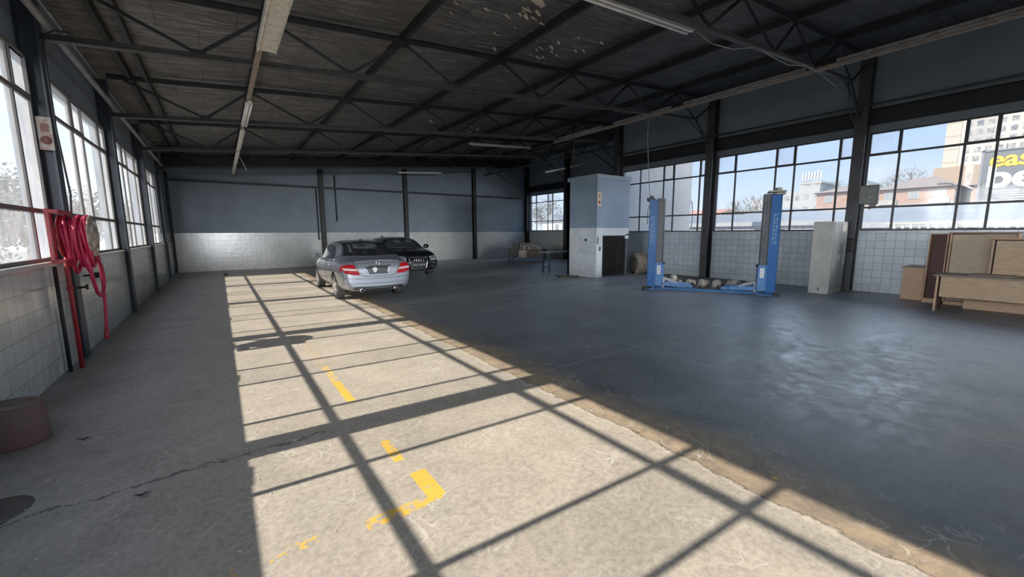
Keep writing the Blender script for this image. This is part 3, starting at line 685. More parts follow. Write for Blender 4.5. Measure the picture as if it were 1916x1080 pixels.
# tractor tyre leaning behind shaft corner
t = thing('tractor_tyre', 'dusty beige heavy tractor tyre standing between shaft and wall', 'tyre', (13.86, 10.42, 0), R(70))
TY = mat('dusty_tyre', (.30, .25, .19), .9, c2=(.16, .13, .10), scale=8, bump=.6)
def tyre_part(cx, R0, half, m_, parent):
    b = MB(); b.lathe([(R0 * .45, -half * .8), (R0 * .6, -half), (R0 * .9, -half), (R0 * .97, -half * .6), (R0 * .97, half * .6), (R0 * .9, half), (R0 * .6, half), (R0 * .45, half * .8)], (0, 0, R0), 'Y', 40)
    b.build('tyre_carcass', m_, parent, local=True)
    b = MB()
    for k in range(22):
        a = k * 2 * PI / 22
        for sg in (-1, 1):
            a2 = a + (PI / 22 if sg > 0 else 0); rr = R0 * .985
            p = [Vector((math.cos(a2 + q) * rr, sg * hh, R0 + math.sin(a2 + q) * rr)) for q, hh in ((0, .0), (.10, half * .98))]
            b.bar(p[0], p[1], R0 * .09, R0 * .10, up=(math.cos(a2), 0, math.sin(a2)))
    b.build('tread_lugs', m_, parent, local=True)
    b = MB(); b.lathe([(R0 * .02, -half * .3), (R0 * .45, -half * .5), (R0 * .47, -half * .2), (R0 * .45, half * .2)], (0, 0, R0), 'Y', 32); b.build('wheel_disc', mat('dark_hub', (.07, .08, .10), .6), parent, local=True)
tyre_part(0, .40, .22, TY, t)
# rubble and dismantled parts behind the lift
PM = mat('dusty_metal_part', (.44, .39, .32), .8, c2=(.16, .14, .12), scale=9, lo=.48, hi=.6)
def part_pile(label, cx, cy, s, seed, nm='gearbox_part', r=0.3):
    random.seed(seed)
    t = thing(nm, label, 'machine part', (cx, cy, 0), random.uniform(-.5, .5), 'dismantled machine parts behind the blue lift')
    b = MB(); b.lathe([(s * .32, -s * .5), (s * .42, -s * .42), (s * .42, -s * .1), (s * .3, 0), (s * .33, s * .3), (s * .2, s * .45)], (0, 0, s * .44), random.choice('XY'), 14); b.build('housing', PM, t, local=True)
    b = MB(); b.rbox(-s * .5, s * .45, -s * .25, s * .25, .0, s * .3, .02); b.lathe([(s * .16, 0), (s * .16, s * .72)], (s * .2, s * .1, 0), 'Z', 10); b.build('flange_block', mat('dark_metal_part' + str(seed), (.12, .10, .09), .7), t, local=True)
for i, (x, y, s, lab) in enumerate(((11.35, 7.35, .36, 'tallest dusty machine part beside the left lift post'), (11.2, 7.0, .24, 'low dusty machine part close to the left lift post'), (11.5, 6.7, .26, 'dusty machine part second from the left lift post'),
                                 (11.7, 6.4, .27, 'dusty machine part in the middle of the row behind the lift'), (11.85, 6.1, .28, 'pale drum shaped machine part towards the wall column'), (12.05, 5.75, .30, 'dark machine part at the right end of the row'))):
    part_pile(lab, x, y, s * 1.15, 11 + i)
t = thing('floor_pit_cover', 'grimy raised concrete strip along the right wall behind the lift', 'plinth', (13.4, 7.7, 0))
b = MB(); b.rbox(12.6, 14.1, 6.3, 9.2, 0, .05, .015); b.build('plinth_slab', mat('oily_concrete', (.13, .115, .095), .85, c2=(.06, .055, .05), scale=5), t)

# ------------------------------------------------------------------ two-post lift
BLUE = mat('lift_blue_paint', (.005, .068, .23), .4, c2=(.012, .10, .30), scale=22, lo=.5, hi=.62)
BLUE_SC = mat('lift_blue_scuffed', (.02, .12, .33), .5, c2=(.12, .21, .38), scale=30, lo=.45, hi=.6)
DKCH = mat('lift_channel_grey', (.085, .09, .095), .45, c2=(.05, .055, .06), scale=6)
LETT = mat('lift_lettering', (.16, .28, .46), .5)
PA = Vector((10.41, 7.43, 0)); PB = Vector((11.88, 4.61, 0)); dv = (PB - PA).normalized(); ang = math.atan2(dv.y, dv.x)
t = thing('two_post_car_lift', 'blue two-post car lift standing before the right windows', 'car lift', (PA + PB) / 2, ang)
LN = (PB - PA).length / 2
def T(x, y, z): return (x, y, z)
for sg in (-1, 1):
    # local x along the lift, channel opens towards the centre
    X0 = sg * LN; inn = X0 - sg * .40
    p = bpy.data.objects.new('post', None); COL.objects.link(p); p.parent = t
    zt = 2.60; xm = X0 - sg * .20
    b = MB(); b.box(X0 + sg * .015, X0 + sg * .03, -.19, .19, 0, zt)
    for sy in (-1, 1): b.box(xm, X0 + sg * .03, sy * .19, sy * .175, 0, zt)
    b.build('blue_casing', BLUE, p, local=True)
    b = MB()
    for sy in (-1, 1): b.box(xm - sg * .17, xm, sy * .165, sy * .15, .10, zt + .03); b.box(xm - sg * .17, xm - sg * .155, sy * .165, sy * .07, .5, zt + .03)
    b.box(xm, xm + sg * .015, -.17, .17, .1, zt + .03); b.box(xm - sg * .09, xm - sg * .08, -.172, -.165, .75, zt - .05)
    b.build('channel', DKCH, p, local=True)
    b = MB(); b.rbox(min(inn, xm), max(inn, xm), -.20, .20, .10, .78, .01); b.build('carriage', BLUE_SC, p, local=True)
    b = MB(); xc = (inn + xm) / 2 - sg * 0; b.box(xc - .045, xc + .045, -.204, -.2, .45, .70)
    b.build('warning_label', mat('label_white', (.72, .74, .76), .5), p, local=True)
    b = MB()
    for q in (.48, .54, .60, .65): b.box(xc - .018, xc + .018, -.206, -.204, q, q + .022)
    b.build('label_marks', BLACK, p, local=True)
    b = MB(); b.lathe([(.03, -.05), (.03, .05)], (inn - sg * .02, -.1, .76), 'Y', 10); b.build('latch', BLACK, p, local=True)
    b = MB(); b.rbox(min(X0 - sg * .40, X0 + sg * .12), max(X0 - sg * .40, X0 + sg * .12), -.28, .28, 0, .02, .004)
    for sy in (-1, 1): b.lathe([(.028, .02), (.028, .05)], (X0 + sg * .07, sy * .24, 0), 'Z', 8)
    b.build('base_plate', BLUE_SC, p, local=True)
    b = MB(); b.rbox(X0 - .12, X0 + .10, -.2, .2, zt + .01, zt + .05, .01)
    if sg > 0:
        b.rbox(X0 - .30, X0 + .10, -.30, .16, zt + .06, zt + .10, .015); b.lathe([(.09, zt + .1), (.09, zt + .17), (.05, zt + .19)], (X0 - .06, 0, 0), 'Z', 16)
    else:
        b.rbox(X0 - .14, X0 + .06, -.02, .24, zt - .04, zt + .08, .02); b.lathe([(.05, zt + .05), (.05, zt + .12)], (X0, 0, 0), 'Z', 12)
    b.build('head_pulley', mat('head_cream', (.33, .31, .25), .5) if sg > 0 else mat('head_dark', (.04, .04, .04), .5), p, local=True)
    # lettering strokes down the casing, camera side (local -y)
    b = MB(); zz = 2.12; random.seed(5)
    for k in range(8):
        h_ = .075; xc = X0 - sg * .085; yy = -.1905
        b.box(xc - .045, xc + .045, yy - .002, yy, zz - .012, zz)
        if k % 2: b.box(xc - .045, xc - .025, yy - .002, yy, zz - h_, zz); b.box(xc + .02, xc + .045, yy - .002, yy, zz - h_, zz)
        else: b.box(xc - .045, xc + .045, yy - .002, yy, zz - h_ * .55, zz - h_ * .4); b.box(xc - .045, xc - .02, yy - .002, yy, zz - h_, zz)
        zz -= .10
    b.build('lettering', LETT, p, local=True)
    # arms
    for sy in (-1, 1):
        a = bpy.data.objects.new('lifting_arm', None); COL.objects.link(a); a.parent = t
        st = Vector((inn - sg * .03, sy * .14, .16)); en = st + Vector((-sg * (.85 if sy < 0 else .75), sy * (.02 if sy < 0 else .3), -.04))
        b = MB(); b.bar(st, st.lerp(en, .7), .10, .09); b.bar(st.lerp(en, .6), en, .075, .065); b.build('arm_beam', BLUE_SC, a, local=True)
        b = MB(); b.lathe([(.055, -.03), (.06, 0), (.06, .05)], en, 'Z', 14); b.build('arm_pad', BLACK, a, local=True)
        b = MB(); b.bar(st + Vector((0, 0, .16)), st.lerp(en, .45) + Vector((0, 0, .05)), .03, .03); b.bar(st + Vector((0, 0, -.1)), st + Vector((0, 0, .17)), .04, .04); b.build('arm_brace', mat('galvanised', (.35, .37, .39), .5), a, local=True)
b = MB()
b.add([(-LN, -.12, .0), (LN, -.12, 0), (LN, .12, 0), (-LN, .12, 0), (-LN, -.07, .045), (LN, -.07, .045), (LN, .07, .045), (-LN, .07, .045)], [(0, 1, 5, 4), (1, 2, 6, 5), (2, 3, 7, 6), (3, 0, 4, 7), (4, 5, 6, 7)])
b.build('floor_bridge', BLUE_SC, t, local=True)
b = MB(); b.tube([(-LN + .1, -.20, .05), (-LN - .05, -.40, .06)], .035, 10); b.lathe([(.05, -.03), (.05, .03)], (-LN - .08, -.43, .05), 'Y', 14); b.build('rubber_pad', BLACK, t, local=True)
b = MB(); b.rbox(LN - .02, LN + .12, -.36, -.24, 0, .09, .01); b.build('rubber_pad', BLACK, t, local=True)

# ------------------------------------------------------------------ locker, boxes
LK = mat('grey_locker', (.46, .45, .40), .45, c2=(.38, .37, .33), scale=3); LKD = mat('grey_locker_door', (.27, .26, .235), .45, c2=(.21, .2, .18), scale=3)
t = thing('steel_locker', 'tall grey-beige steel locker beside the switch box column', 'locker', (13.5, 3.95, 0))
x0, x1, y0, y1 = 12.98, 14.02, 3.72, 4.18
b = MB(); b.box(x0, x1, y0 + .01, y1, .0, 1.92); b.build('carcass', LK, t, bevel=.006)
for i, (a, c_) in enumerate(((x0 + .02, (x0 + x1) / 2 - .003), ((x0 + x1) / 2 + .003, x1 - .02))):
    b = MB(); b.rbox(a, c_, y0 - .008, y0 + .012, .12, 1.89, .004); d = b.build('door', LKD, t)
    b = MB(); hx = c_ - .05 if i == 0 else a + .05; b.rbox(hx - .012, hx + .012, y0 - .035, y0 - .008, .92, 1.04, .004); b.build('handle', mat('chrome_handle', (.6, .6, .6), .25, .9), d)
b = MB(); b.rbox(x0 + .60, x1 - .12, y0 - .013, y0 - .008, 1.66, 1.88, .002); b.build('paper_notice', mat('paper_cream', (.55, .50, .42), .7), t)
b = MB(); b.rbox(x0 - .002, x0 + .001, 3.93, 3.97, .08, .16, .001); b.build('vent_mark', mat('dark_grey_mark', (.14, .13, .12), .6), t)
t = thing('switch_box', 'square grey steel switch box high on the right column', 'switch box', (14.05, 3.35, 2.36))
b = MB(); b.rbox(13.98, 14.11, 3.16, 3.55, 2.36, 2.86, .01); b.build('box_body', STEEL_GREY, t)
b = MB(); b.rbox(13.965, 13.98, 3.18, 3.53, 2.38, 2.84, .004); b.build('box_cover', mat('box_cover_grey', (.13, .13, .12), .4, .3), t)
b = MB(); b.lathe([(.012, 13.955), (.012, 13.965)], (0, 3.32, 2.55), 'X', 10); b.build('screw', TUBE, t)
b = MB(); b.rbox(14.03, 14.13, 3.60, 3.80, 1.14, 1.42, .01); b.box(14.05, 14.14, 3.57, 3.85, 1.45, 1.475); b.box(14.05, 14.14, 3.57, 3.85, 1.09, 1.115); b.box(14.11, 14.13, 3.6, 3.8, 1.09, 1.47); tag(b.build('fuse_box', BLACK), 'small black box strapped to the column right of the locker', 'switch box')

def wood(name, c, c2, stretch=(6, 1, 1)):
    return mat(name, c, .5, c2=c2, scale=5, lo=.35, hi=.7, stretch=stretch)
WD = wood('oak_veneer', (.50, .33, .185), (.37, .24, .13), (8, 1.2, 8)); WD2 = wood('tan_chipboard', (.54, .33, .185), (.45, .27, .15), (2, 2, 2))
WDT = wood('grey_brown_top', (.24, .17, .115), (.17, .12, .08), (8, 1, 1)); MAR = mat('maroon_board', (.07, .016, .016), .6); PALE = wood('pale_ply', (.52, .40, .27), (.42, .32, .21), (2, 6, 2))
DKW = mat('dark_brown_edge', (.07, .035, .025), .5)
t = thing('small_cabinet', 'small wooden pedestal cabinet left of the wooden desk', 'cabinet', (13.9, 2.25, 0))
b = MB(); b.rbox(13.58, 14.30, 2.05, 2.43, 0, .77, .005); b.build('carcass', WD2, t)
b = MB(); b.rbox(13.55, 14.34, 2.02, 2.46, .77, .80, .004); b.build('cabinet_top', WDT, t)
b = MB(); b.rbox(13.60, 14.28, 2.035, 2.05, .03, .75, .004); b.build('side_panel', DKW, t)
t = thing('wooden_desk', 'wooden desk with a deep modesty panel at the right edge', 'desk', (12.5, .7, 0))
DY0, DY1 = -.35, 1.66
b = MB(); b.rbox(12.05, 12.90, DY0, DY1 + .03, .725, .755, .006); b.build('desk_top', WDT, t)
b = MB(); b.rbox(12.12, 12.14, DY0 + .02, DY1 - .08, .30, .725, .003); b.build('modesty_panel', WD, t)
for yy in (DY1 - .05, DY0 + .02): b = MB(); b.rbox(12.10, 12.80, yy, yy + .028, 0, .725, .003); b.build('leg', DKW, t); 
for yy in (DY1 - .05,): b = MB(); b.box(12.093, 12.101, yy - .002, yy + .03, 0, .725); b.build('edge_strip', WD2, t)
b = MB(); b.rbox(12.3, 12.68, .62, 1.22, .757, .775, .003); 
for v in b.v: v.z += (v.x - 12.3) * .03
tag(b.build('loose_board', WDT), 'thin loose brown board lying on top of the wooden desk', 'board')
t = thing('sliding_door_cabinet', 'wooden cabinet with sliding doors standing behind the desk', 'cabinet', (13.5, 1.2, 0))
CX0, CX1, a, c_ = 13.32, 13.75, .70, 1.68
b = MB(); b.rbox(CX0, CX1, c_ - .03, c_, 0, 1.60, .003); b.rbox(CX0, CX1, a, a + .03, 0, 1.60, .003); b.rbox(CX0, CX1, a, c_, 0, .08, .003); b.rbox(CX1 - .02, CX1, a, c_, 0, 1.6, .003); b.build('carcass', WD2, t)
b = MB(); b.rbox(CX0 - .02, CX1 + .02, a - .03, c_ + .02, 1.60, 1.63, .004); b.build('cabinet_top', WDT, t)
b = MB(); b.rbox(CX0 + .05, CX0 + .065, 1.14, c_ - .04, .09, 1.57, .002); b.build('door', PALE, t)
b = MB(); b.rbox(CX0 + .02, CX0 + .035, a + .04, 1.18, .09, 1.585, .002); d = b.build('door', wood('tan_door', (.45, .31, .19), (.38, .26, .16), (3, 3, 1)), t)
b = MB(); b.rbox(CX0 + .008, CX0 + .02, 1.07, 1.11, 1.14, 1.27, .003); b.build('handle', mat('brass_recess', (.10, .06, .03), .4), d)
b = MB(); b.rbox(CX0 + .0, CX0 + .012, 1.077, 1.103, 1.155, 1.255, .003); b.build('recess', PALE, d)
t = thing('wood_panel_cabinet', 'oak veneer cabinet at the photo right edge behind the desk', 'cabinet', (13.15, .5, 0))
b = MB(); b.rbox(12.97, 13.27, .985, 1.015, 0, 1.50, .003); b.rbox(12.97, 13.27, -.15, -.12, 0, 1.50, .003); b.rbox(12.97, 13.27, -.12, .985, 1.47, 1.50, .003); b.rbox(13.25, 13.27, -.12, .985, .2, 1.5, .003); b.build('carcass', DKW, t)
b = MB(); b.rbox(12.96, 12.975, -.15, 1.02, 1.475, 1.505, .002); b.rbox(12.96, 12.975, 1.0, 1.02, .2, 1.5, .002); b.build('edge_strip', WD2, t)
b = MB(); b.rbox(12.99, 13.01, -.12, .97, .2, 1.45, .003); b.build('panel', WD, t)
b = MB(); b.rbox(12.90, 12.93, -.3, 1.30, 0, .20, .003); b.build('plinth_board', WD2, t)
t = thing('maroon_bookcase', 'narrow maroon-sided bookcase between small cabinet and sliding door cabinet', 'bookcase', (13.4, 1.85, 0))
b = MB(); b.rbox(13.30, 13.62, 1.98, 2.0, 0, 1.60, .002); b.build('side_panel', WD2, t)
b = MB(); b.rbox(13.50, 13.62, 1.72, 1.98, .1, 1.60, .002); b.build('back_panel', MAR, t)
b = MB(); b.rbox(13.30, 13.62, 1.70, 1.72, 0, 1.60, .002); b.rbox(13.3, 13.62, 1.72, 1.98, 1.58, 1.60, .002); b.rbox(13.3, 13.62, 1.72, 1.98, 0, .1, .002); b.build('carcass', WD2, t)
b = MB(); b.lathe([(.014, 13.27), (.014, 13.30)], (0, 1.71, 1.28), 'X', 10); b.build('latch', PIPE, t)

# ------------------------------------------------------------------ far desk and table
t = thing('office_desk', 'dark office desk by the far right window piled with metal parts', 'desk', (14.95, 19.2, 0), R(-52)); t.scale = (1.4, 1, 1)
DK = mat('dark_laminate', (.045, .04, .036), .5); TAN = mat('tan_drawer', (.34, .27, .21), .6)
b = MB(); b.rbox(-.95, .78, -.48, .48, .70, .73, .005); b.build('desk_top', mat('desk_top_grey', (.10, .095, .09), .5), t, local=True)
for sx in (-.72, .72):
    for sy in (-.42, .42): b = MB(); b.tube([(sx, sy, 0), (sx, sy, .70)], .018, 8); b.build('leg', STEEL, t, local=True)
b = MB(); b.rbox(-.70, -.36, -.42, .40, .27, .69, .004); b.build('drawer_unit', DK, t, local=True)
b = MB(); b.rbox(-.33, .03, -.43, .38, .23, .66, .004); b.build('drawer_unit', TAN, t, local=True)
b = MB(); b.rbox(.04, .70, -.40, .38, .22, .69, .004); b.build('drawer_unit', mat('brown_drawer', (.075, .055, .042), .6), t, local=True)
desk = t
def on_desk(name, label, cat, lx, ly, z, rz, fn):
    M = Matrix.Translation((14.95, 19.2, 0)) @ Matrix.Rotation(R(-52), 4, 'Z')
    p = M @ Vector((lx * 1.35, ly, z)); o = thing(name, label, cat, p, R(-52) + rz, 'metal parts piled on the far desk'); fn(o)
GB = mat('grey_bin', (.055, .06, .06), .6); LM = mat('light_metal_part', (.30, .28, .25), .5, c2=(.16, .15, .14), scale=14)
def bin_(o):
    b = MB(); b.prism([(-.16, 0), (.16, 0), (.20, .30), (-.20, .26)], 'Y', -.2, .2); b.build('bin_body', GB, o, local=True)
    b = MB(); b.rbox(-.21, .21, -.22, .22, .27, .31, .01); b.build('bin_rim', GB, o, local=True)
on_desk('parts_bin', 'dark grey bin at the left end of the far desk', 'bin', -.52, 0, .73, 0, bin_)
def rail(o, L=1.4):
    b = MB(); b.rbox(-L / 2, L / 2, -.12, .12, 0, .045, .006); b.rbox(-L / 2, L / 2, -.12, .12, .10, .13, .006)
    for k in range(6): x = -L / 2 + .06 + k * (L - .12) / 5; b.rbox(x - .02, x + .02, -.12, .12, .04, .11, .004)
    b.build('rack_frame', LM, o, local=True)
    b = MB()
    for k in range(5): x = -L / 2 + .15 + k * (L - .12) / 5; b.lathe([(.035, -.10), (.035, .08)], (x, 0, .075), 'Y', 10)
    b.build('dark_cores', BLACK, o, local=True)
on_desk('metal_rack', 'lower slotted metal rack on the far desk', 'rack', .18, 0, .73, .05, rail)
on_desk('metal_rack', 'upper slotted metal rack stacked on the far desk', 'rack', .10, .02, .865, -.08, lambda o: rail(o, 1.2))
def beam(o):
    b = MB(); b.rbox(-.75, .6, -.06, .06, 0, .07, .01); b.build('beam_body', GB, o, local=True)
    b = MB(); b.lathe([(.045, .58), (.05, .66)], (0, 0, .045), 'X', 12); b.lathe([(.03, -.8), (.03, -.72)], (0, 0, .035), 'X', 12); b.build('beam_end', LM, o, local=True)
on_desk('metal_beam', 'dark metal beam lying across the top of the desk pile', 'metal part', .12, -.02, 1.0, -.12, beam)
for k, (lx, ly) in enumerate(((-.1, -.3), (.12, -.33), (.56, -.25))):
    def knob(o):
        b = MB(); b.lathe([(.03, 0), (.045, .02), (.045, .07), (.02, .09)], (0, 0, 0), 'Z', 12); b.build('fitting_body', TUBE, o, local=True)
        b = MB(); b.lathe([(.022, .09), (.022, .11)], (0, 0, 0), 'Z', 8); b.build('fitting_neck', LM, o, local=True)
    on_desk('white_fitting', ['left', 'middle', 'right'][k] + 'most small white fitting on the front of the far desk' if k != 1 else 'middle small white fitting on the front of the far desk', 'fitting', lx, ly, .73, 0, knob)
t = thing('workbench', 'bare metal legged bench half hidden by the tiled shaft', 'bench', (11.8, 13.1, 0))
b = MB(); b.rbox(11.12, 13.3, 12.85, 13.55, .82, .86, .004); b.build('bench_top', mat('bench_grey', (.16, .17, .175), .5), t)
for (x, y) in ((11.22, 12.92), (11.30, 13.42), (13.2, 12.9), (13.2, 13.45)):
    b = MB(); b.rbox(x - .03, x + .03, y - .03, y + .03, 0, .82, .004); b.build('leg', STEEL_BLUE, t)
b = MB(); b.bar((11.22, 12.92, .2), (11.30, 13.42, .2), .03, .04); b.build('stretcher', STEEL_BLUE, t)
# ------------------------------------------------------------------ cars
def lerp(a, b, t): return a + (b - a) * t
def curve(pts):
    def g(y):
        if y <= pts[0][0]: return pts[0][1]
        for (a, va), (b, vb) in zip(pts[:-1], pts[1:]):
            if y <= b:
                t = (y - a) / (b - a); return lerp(va, vb, t)
        return pts[-1][1]
    return g
def paint(name, c, rough=.25, metal=.7):
    m, t, p = base_mat(name)
    p.inputs['Base Color'].default_value = (*c, 1); p.inputs['Roughness'].default_value = rough; p.inputs['Metallic'].default_value = metal
    p.inputs['Coat Weight'].default_value = .8; p.inputs['Coat Roughness'].default_value = .03
    n = t.noise(t.coords(), 3, 3); r = t.ramp(n, .3, .7, rough, rough + .12); t.link(r, p.inputs['Roughness'])
    return m
GLS = mat('dark_car_glass', (.012, .014, .016), .06, c2=(.02, .022, .024), scale=1, spec=.8)
CHR = mat('chrome', (.75, .76, .78), .12, .95); TYR = mat('tyre_rubber', (.022, .021, .02), .75, c2=(.04, .037, .033), scale=9)
RIM = mat('alloy_rim', (.62, .62, .61), .3, .6); DKP = mat('dark_plastic', (.018, .018, .019), .5)
SEAM = mat('seam_shadow', (.01, .01, .012), .7)
class Car:
    def __init__(s, root, S, zroof, zbelt, wmid, zbot, railw, pm, wheels, wr, length):
        s.root = root; s.S = S
        ys = sorted(set([y for y in [0, .02, .07, .15, .28, .45, .62, .8, 1.0, 1.2, 1.4, 1.65, 1.95, 2.25, 2.55, 2.8, 3.0, 3.2, 3.45, 3.65, 3.85, 4.05, 4.22, 4.36, 4.46, 4.53, 4.58] if y <= 9]))
        ys = [y * length / 4.58 for y in ys]
        rows = []
        for y in ys:
            zr, zb, wm, zo = zroof(y), zbelt(y), wmid(y), zbot(y)
            c = max(0, min(1, (zr - zb - .06) / .30)); c = c * c * (3 - 2 * c)
            zb = min(zb, zr - .015)
            zl = zo + .12
            rows.append([(0, zo), (wm * .80, zo), (wm * .955, zl), (wm * .995, lerp(zl, zb, .38)), (wm, lerp(zl, zb, .62)), (wm * .985, lerp(zl, zb, .85)), (wm * .95, zb),
                         (lerp(wm * .84, wm * .885, c), lerp(zr - .035 * (1 - c), zb + .05, c) if c > 0 else max(zb + .004, zr - .03)),
                         (lerp(wm * .62, lerp(railw(y), wm * .885, .33), c), lerp(zr - .012, lerp(zb + .05, zr - .06, .72), c)),
                         (lerp(wm * .45, railw(y), c), lerp(zr - .006, zr - .045, c)), (lerp(wm * .24, railw(y) * .55, c), zr - .004), (0, zr)])
        n = len(rows[0]); vs = []; fs = []
        for y, r in zip(ys, rows):
            for (x, z) in r: vs.append((x, y, z))
            for (x, z) in r[1:-1]: vs.append((-x, y, z))
        st = 2 * n - 2
        def idx(j, i, side): 
            if side == 0 or i in (0, n - 1): return j * st + i
            return j * st + n + i - 1
        for j in range(len(ys) - 1):
            for i in range(n - 1):
                fs.append((idx(j, i, 0), idx(j, i + 1, 0), idx(j + 1, i + 1, 0), idx(j + 1, i, 0)))
                fs.append((idx(j, i, 1), idx(j + 1, i, 1), idx(j + 1, i + 1, 1), idx(j, i + 1, 1)))
        for j in (0, len(ys) - 1):
            for i in range(n - 1):
                q = [idx(j, i, 0), idx(j, i + 1, 0), idx(j, i + 1, 1), idx(j, i, 1)]
                q = list(dict.fromkeys(q)); fs.append(q if j else q[::-1])
        me = bpy.data.meshes.new('b'); me.from_pydata([Vector(v) for v in vs], [], fs)
        o = bpy.data.objects.new('b', me); COL.objects.link(o)
        sb = o.modifiers.new('s', 'SUBSURF'); sb.levels = 2; sb.render_levels = 2
        me.materials.append(pm); me.materials.append(SEAM)
        cut = MB(); cut.m = 0
        for (wy, tr) in wheels:
            for sg in (-1, 1): cut.lathe([(wr * 1.13, sg * (tr - .26)), (wr * 1.13, sg * (tr + .4))][::1], (0, wy, wr), 'X', 36)
        co = cut.build('cut', [SEAM], None)
        bo = o.modifiers.new('c', 'BOOLEAN'); bo.object = co; bo.operation = 'DIFFERENCE'; bo.solver = 'EXACT'; bo.material_mode = 'TRANSFER'
        dg = bpy.context.evaluated_depsgraph_get(); ev = o.evaluated_get(dg); m2 = bpy.data.meshes.new_from_object(ev)
        bpy.data.objects.remove(o); bpy.data.objects.remove(co)
        s.body = bpy.data.objects.new('car_body', m2); COL.objects.link(s.body); s.body.parent = root
        for p in m2.polygons: p.use_smooth = True
        try: m2.set_sharp_from_angle(angle=R(40))
        except Exception: pass
        s.bvh = BVHTree.FromPolygons([v.co.copy() for v in m2.vertices], [list(p.vertices) for p in m2.polygons])
        for (wy, tr) in wheels:
            for sg in (-1, 1): s.wheel(sg, wy, tr, wr)
    def wheel(s, sg, wy, tr, wr, w=.215):
        e = bpy.data.objects.new('wheel', None); COL.objects.link(e); e.parent = s.root; e.location = (sg * (tr - w / 2), wy, wr)
        b = MB(); h = w / 2
        b.lathe([(wr * .66, -h * .9), (wr * .80, -h), (wr * .96, -h * .9), (wr, -h * .6), (wr, h * .6), (wr * .96, h * .9), (wr * .80, h), (wr * .66, h * .9)], (0, 0, 0), 'X', 36); b.build('tyre', TYR, e, local=True)
        b = MB(); b.lathe([(wr * .60, sg * h * .3), (wr * .67, sg * h * .92), (wr * .70, sg * h * .95), (wr * .70, sg * h * .7)], (0, 0, 0), 'X', 36)
        for k in range(7):
            a = k * 2 * PI / 7
            b.bar((sg * h * .80, math.cos(a) * wr * .10, math.sin(a) * wr * .10), (sg * h * .84, math.cos(a) * wr * .66, math.sin(a) * wr * .66), .055, .03, up=(1, 0, 0))
        b.lathe([(wr * .16, sg * h * .6), (wr * .15, sg * h * .92), (.01, sg * h * .95)], (0, 0, 0), 'X', 20)
        b.build('rim', RIM, e, local=True)
        b = MB(); b.lathe([(wr * .50, sg * h * .2), (wr * .50, sg * h * .3)], (0, 0, 0), 'X', 28); b.build('brake_disc', mat('brake_disc_steel', (.12, .12, .12), .4, .6), e, local=True)
    def hit(s, o, d, off=.004):
        d = Vector(d); r = s.bvh.ray_cast(Vector(o), d)
        if r[0] is None: return None
        nrm = r[1] if r[1].dot(d) < 0 else -r[1]
        return r[0] + nrm * off, nrm
    def pt(s, uv, view, off):
        u, v = uv
        if view == 'rear': o, d = (u, -3, v), (0, 1, 0)
        elif view == 'front': o, d = (u, 9, v), (0, -1, 0)
        elif view == 'top': o, d = (u, v, 4), (0, 0, -1)
        elif view == 'right': o, d = (3, u, v), (-1, 0, 0)
        elif view == 'left': o, d = (-3, u, v), (1, 0, 0)
        else: # 'rl': diagonal from the rear corner
            k = view[1]; a = view[0]
            dd = Vector((-math.sin(a) * k, math.cos(a), 0)); side = Vector((math.cos(a) * k, math.sin(a), 0))
            o = Vector((k * .5, .5, 0)) - dd * 5 + side * u; o.z = v; d = dd
        return s.hit(o, d, off)
    def patch(s, bot, top, view, nv=10, nu=16, off=.006):
        def samp(pl, t):
            L = [0.0]
            for a, b in zip(pl[:-1], pl[1:]): L.append(L[-1] + math.hypot(b[0] - a[0], b[1] - a[1]))
            q = t * L[-1]
            for i in range(len(pl) - 1):
                if q <= L[i + 1] + 1e-9:
                    k = (q - L[i]) / max(1e-9, L[i + 1] - L[i]); return (lerp(pl[i][0], pl[i + 1][0], k), lerp(pl[i][1], pl[i + 1][1], k))
            return pl[-1]
        b = MB(); grid = {}
        for i in range(nu + 1):
            for j in range(nv + 1):
                A = samp(bot, i / nu); B = samp(top, i / nu); p = (lerp(A[0], B[0], j / nv), lerp(A[1], B[1], j / nv))
                h = s.pt(p, view, off)
                if h: grid[i, j] = len(b.v); b.v.append(h[0])
        for i in range(nu):
            for j in range(nv):
                ks = [(i, j), (i + 1, j), (i + 1, j + 1), (i, j + 1)]
                if all(k in grid for k in ks): b.f.append([grid[k] for k in ks]); b.mi.append(0); b.sm.append(True)
        return b
    def line(s, pts, view, r=.006, off=.0, nn=10):
        out = []
        for a, b in zip(pts[:-1], pts[1:]):
            for k in range(nn):
                h = s.pt((lerp(a[0], b[0], k / nn), lerp(a[1], b[1], k / nn)), view, off)
                if h: out.append(h[0])
        h = s.pt(pts[-1], view, off)
        if h: out.append(h[0])
        b = MB()
        if len(out) > 1: b.tube(out, r, 6)
        return b
def mirror(pl): return [(-a, b) for a, b in pl]
def put(b, name, m, parent): 
    return b.build(name, m, parent, local=True)

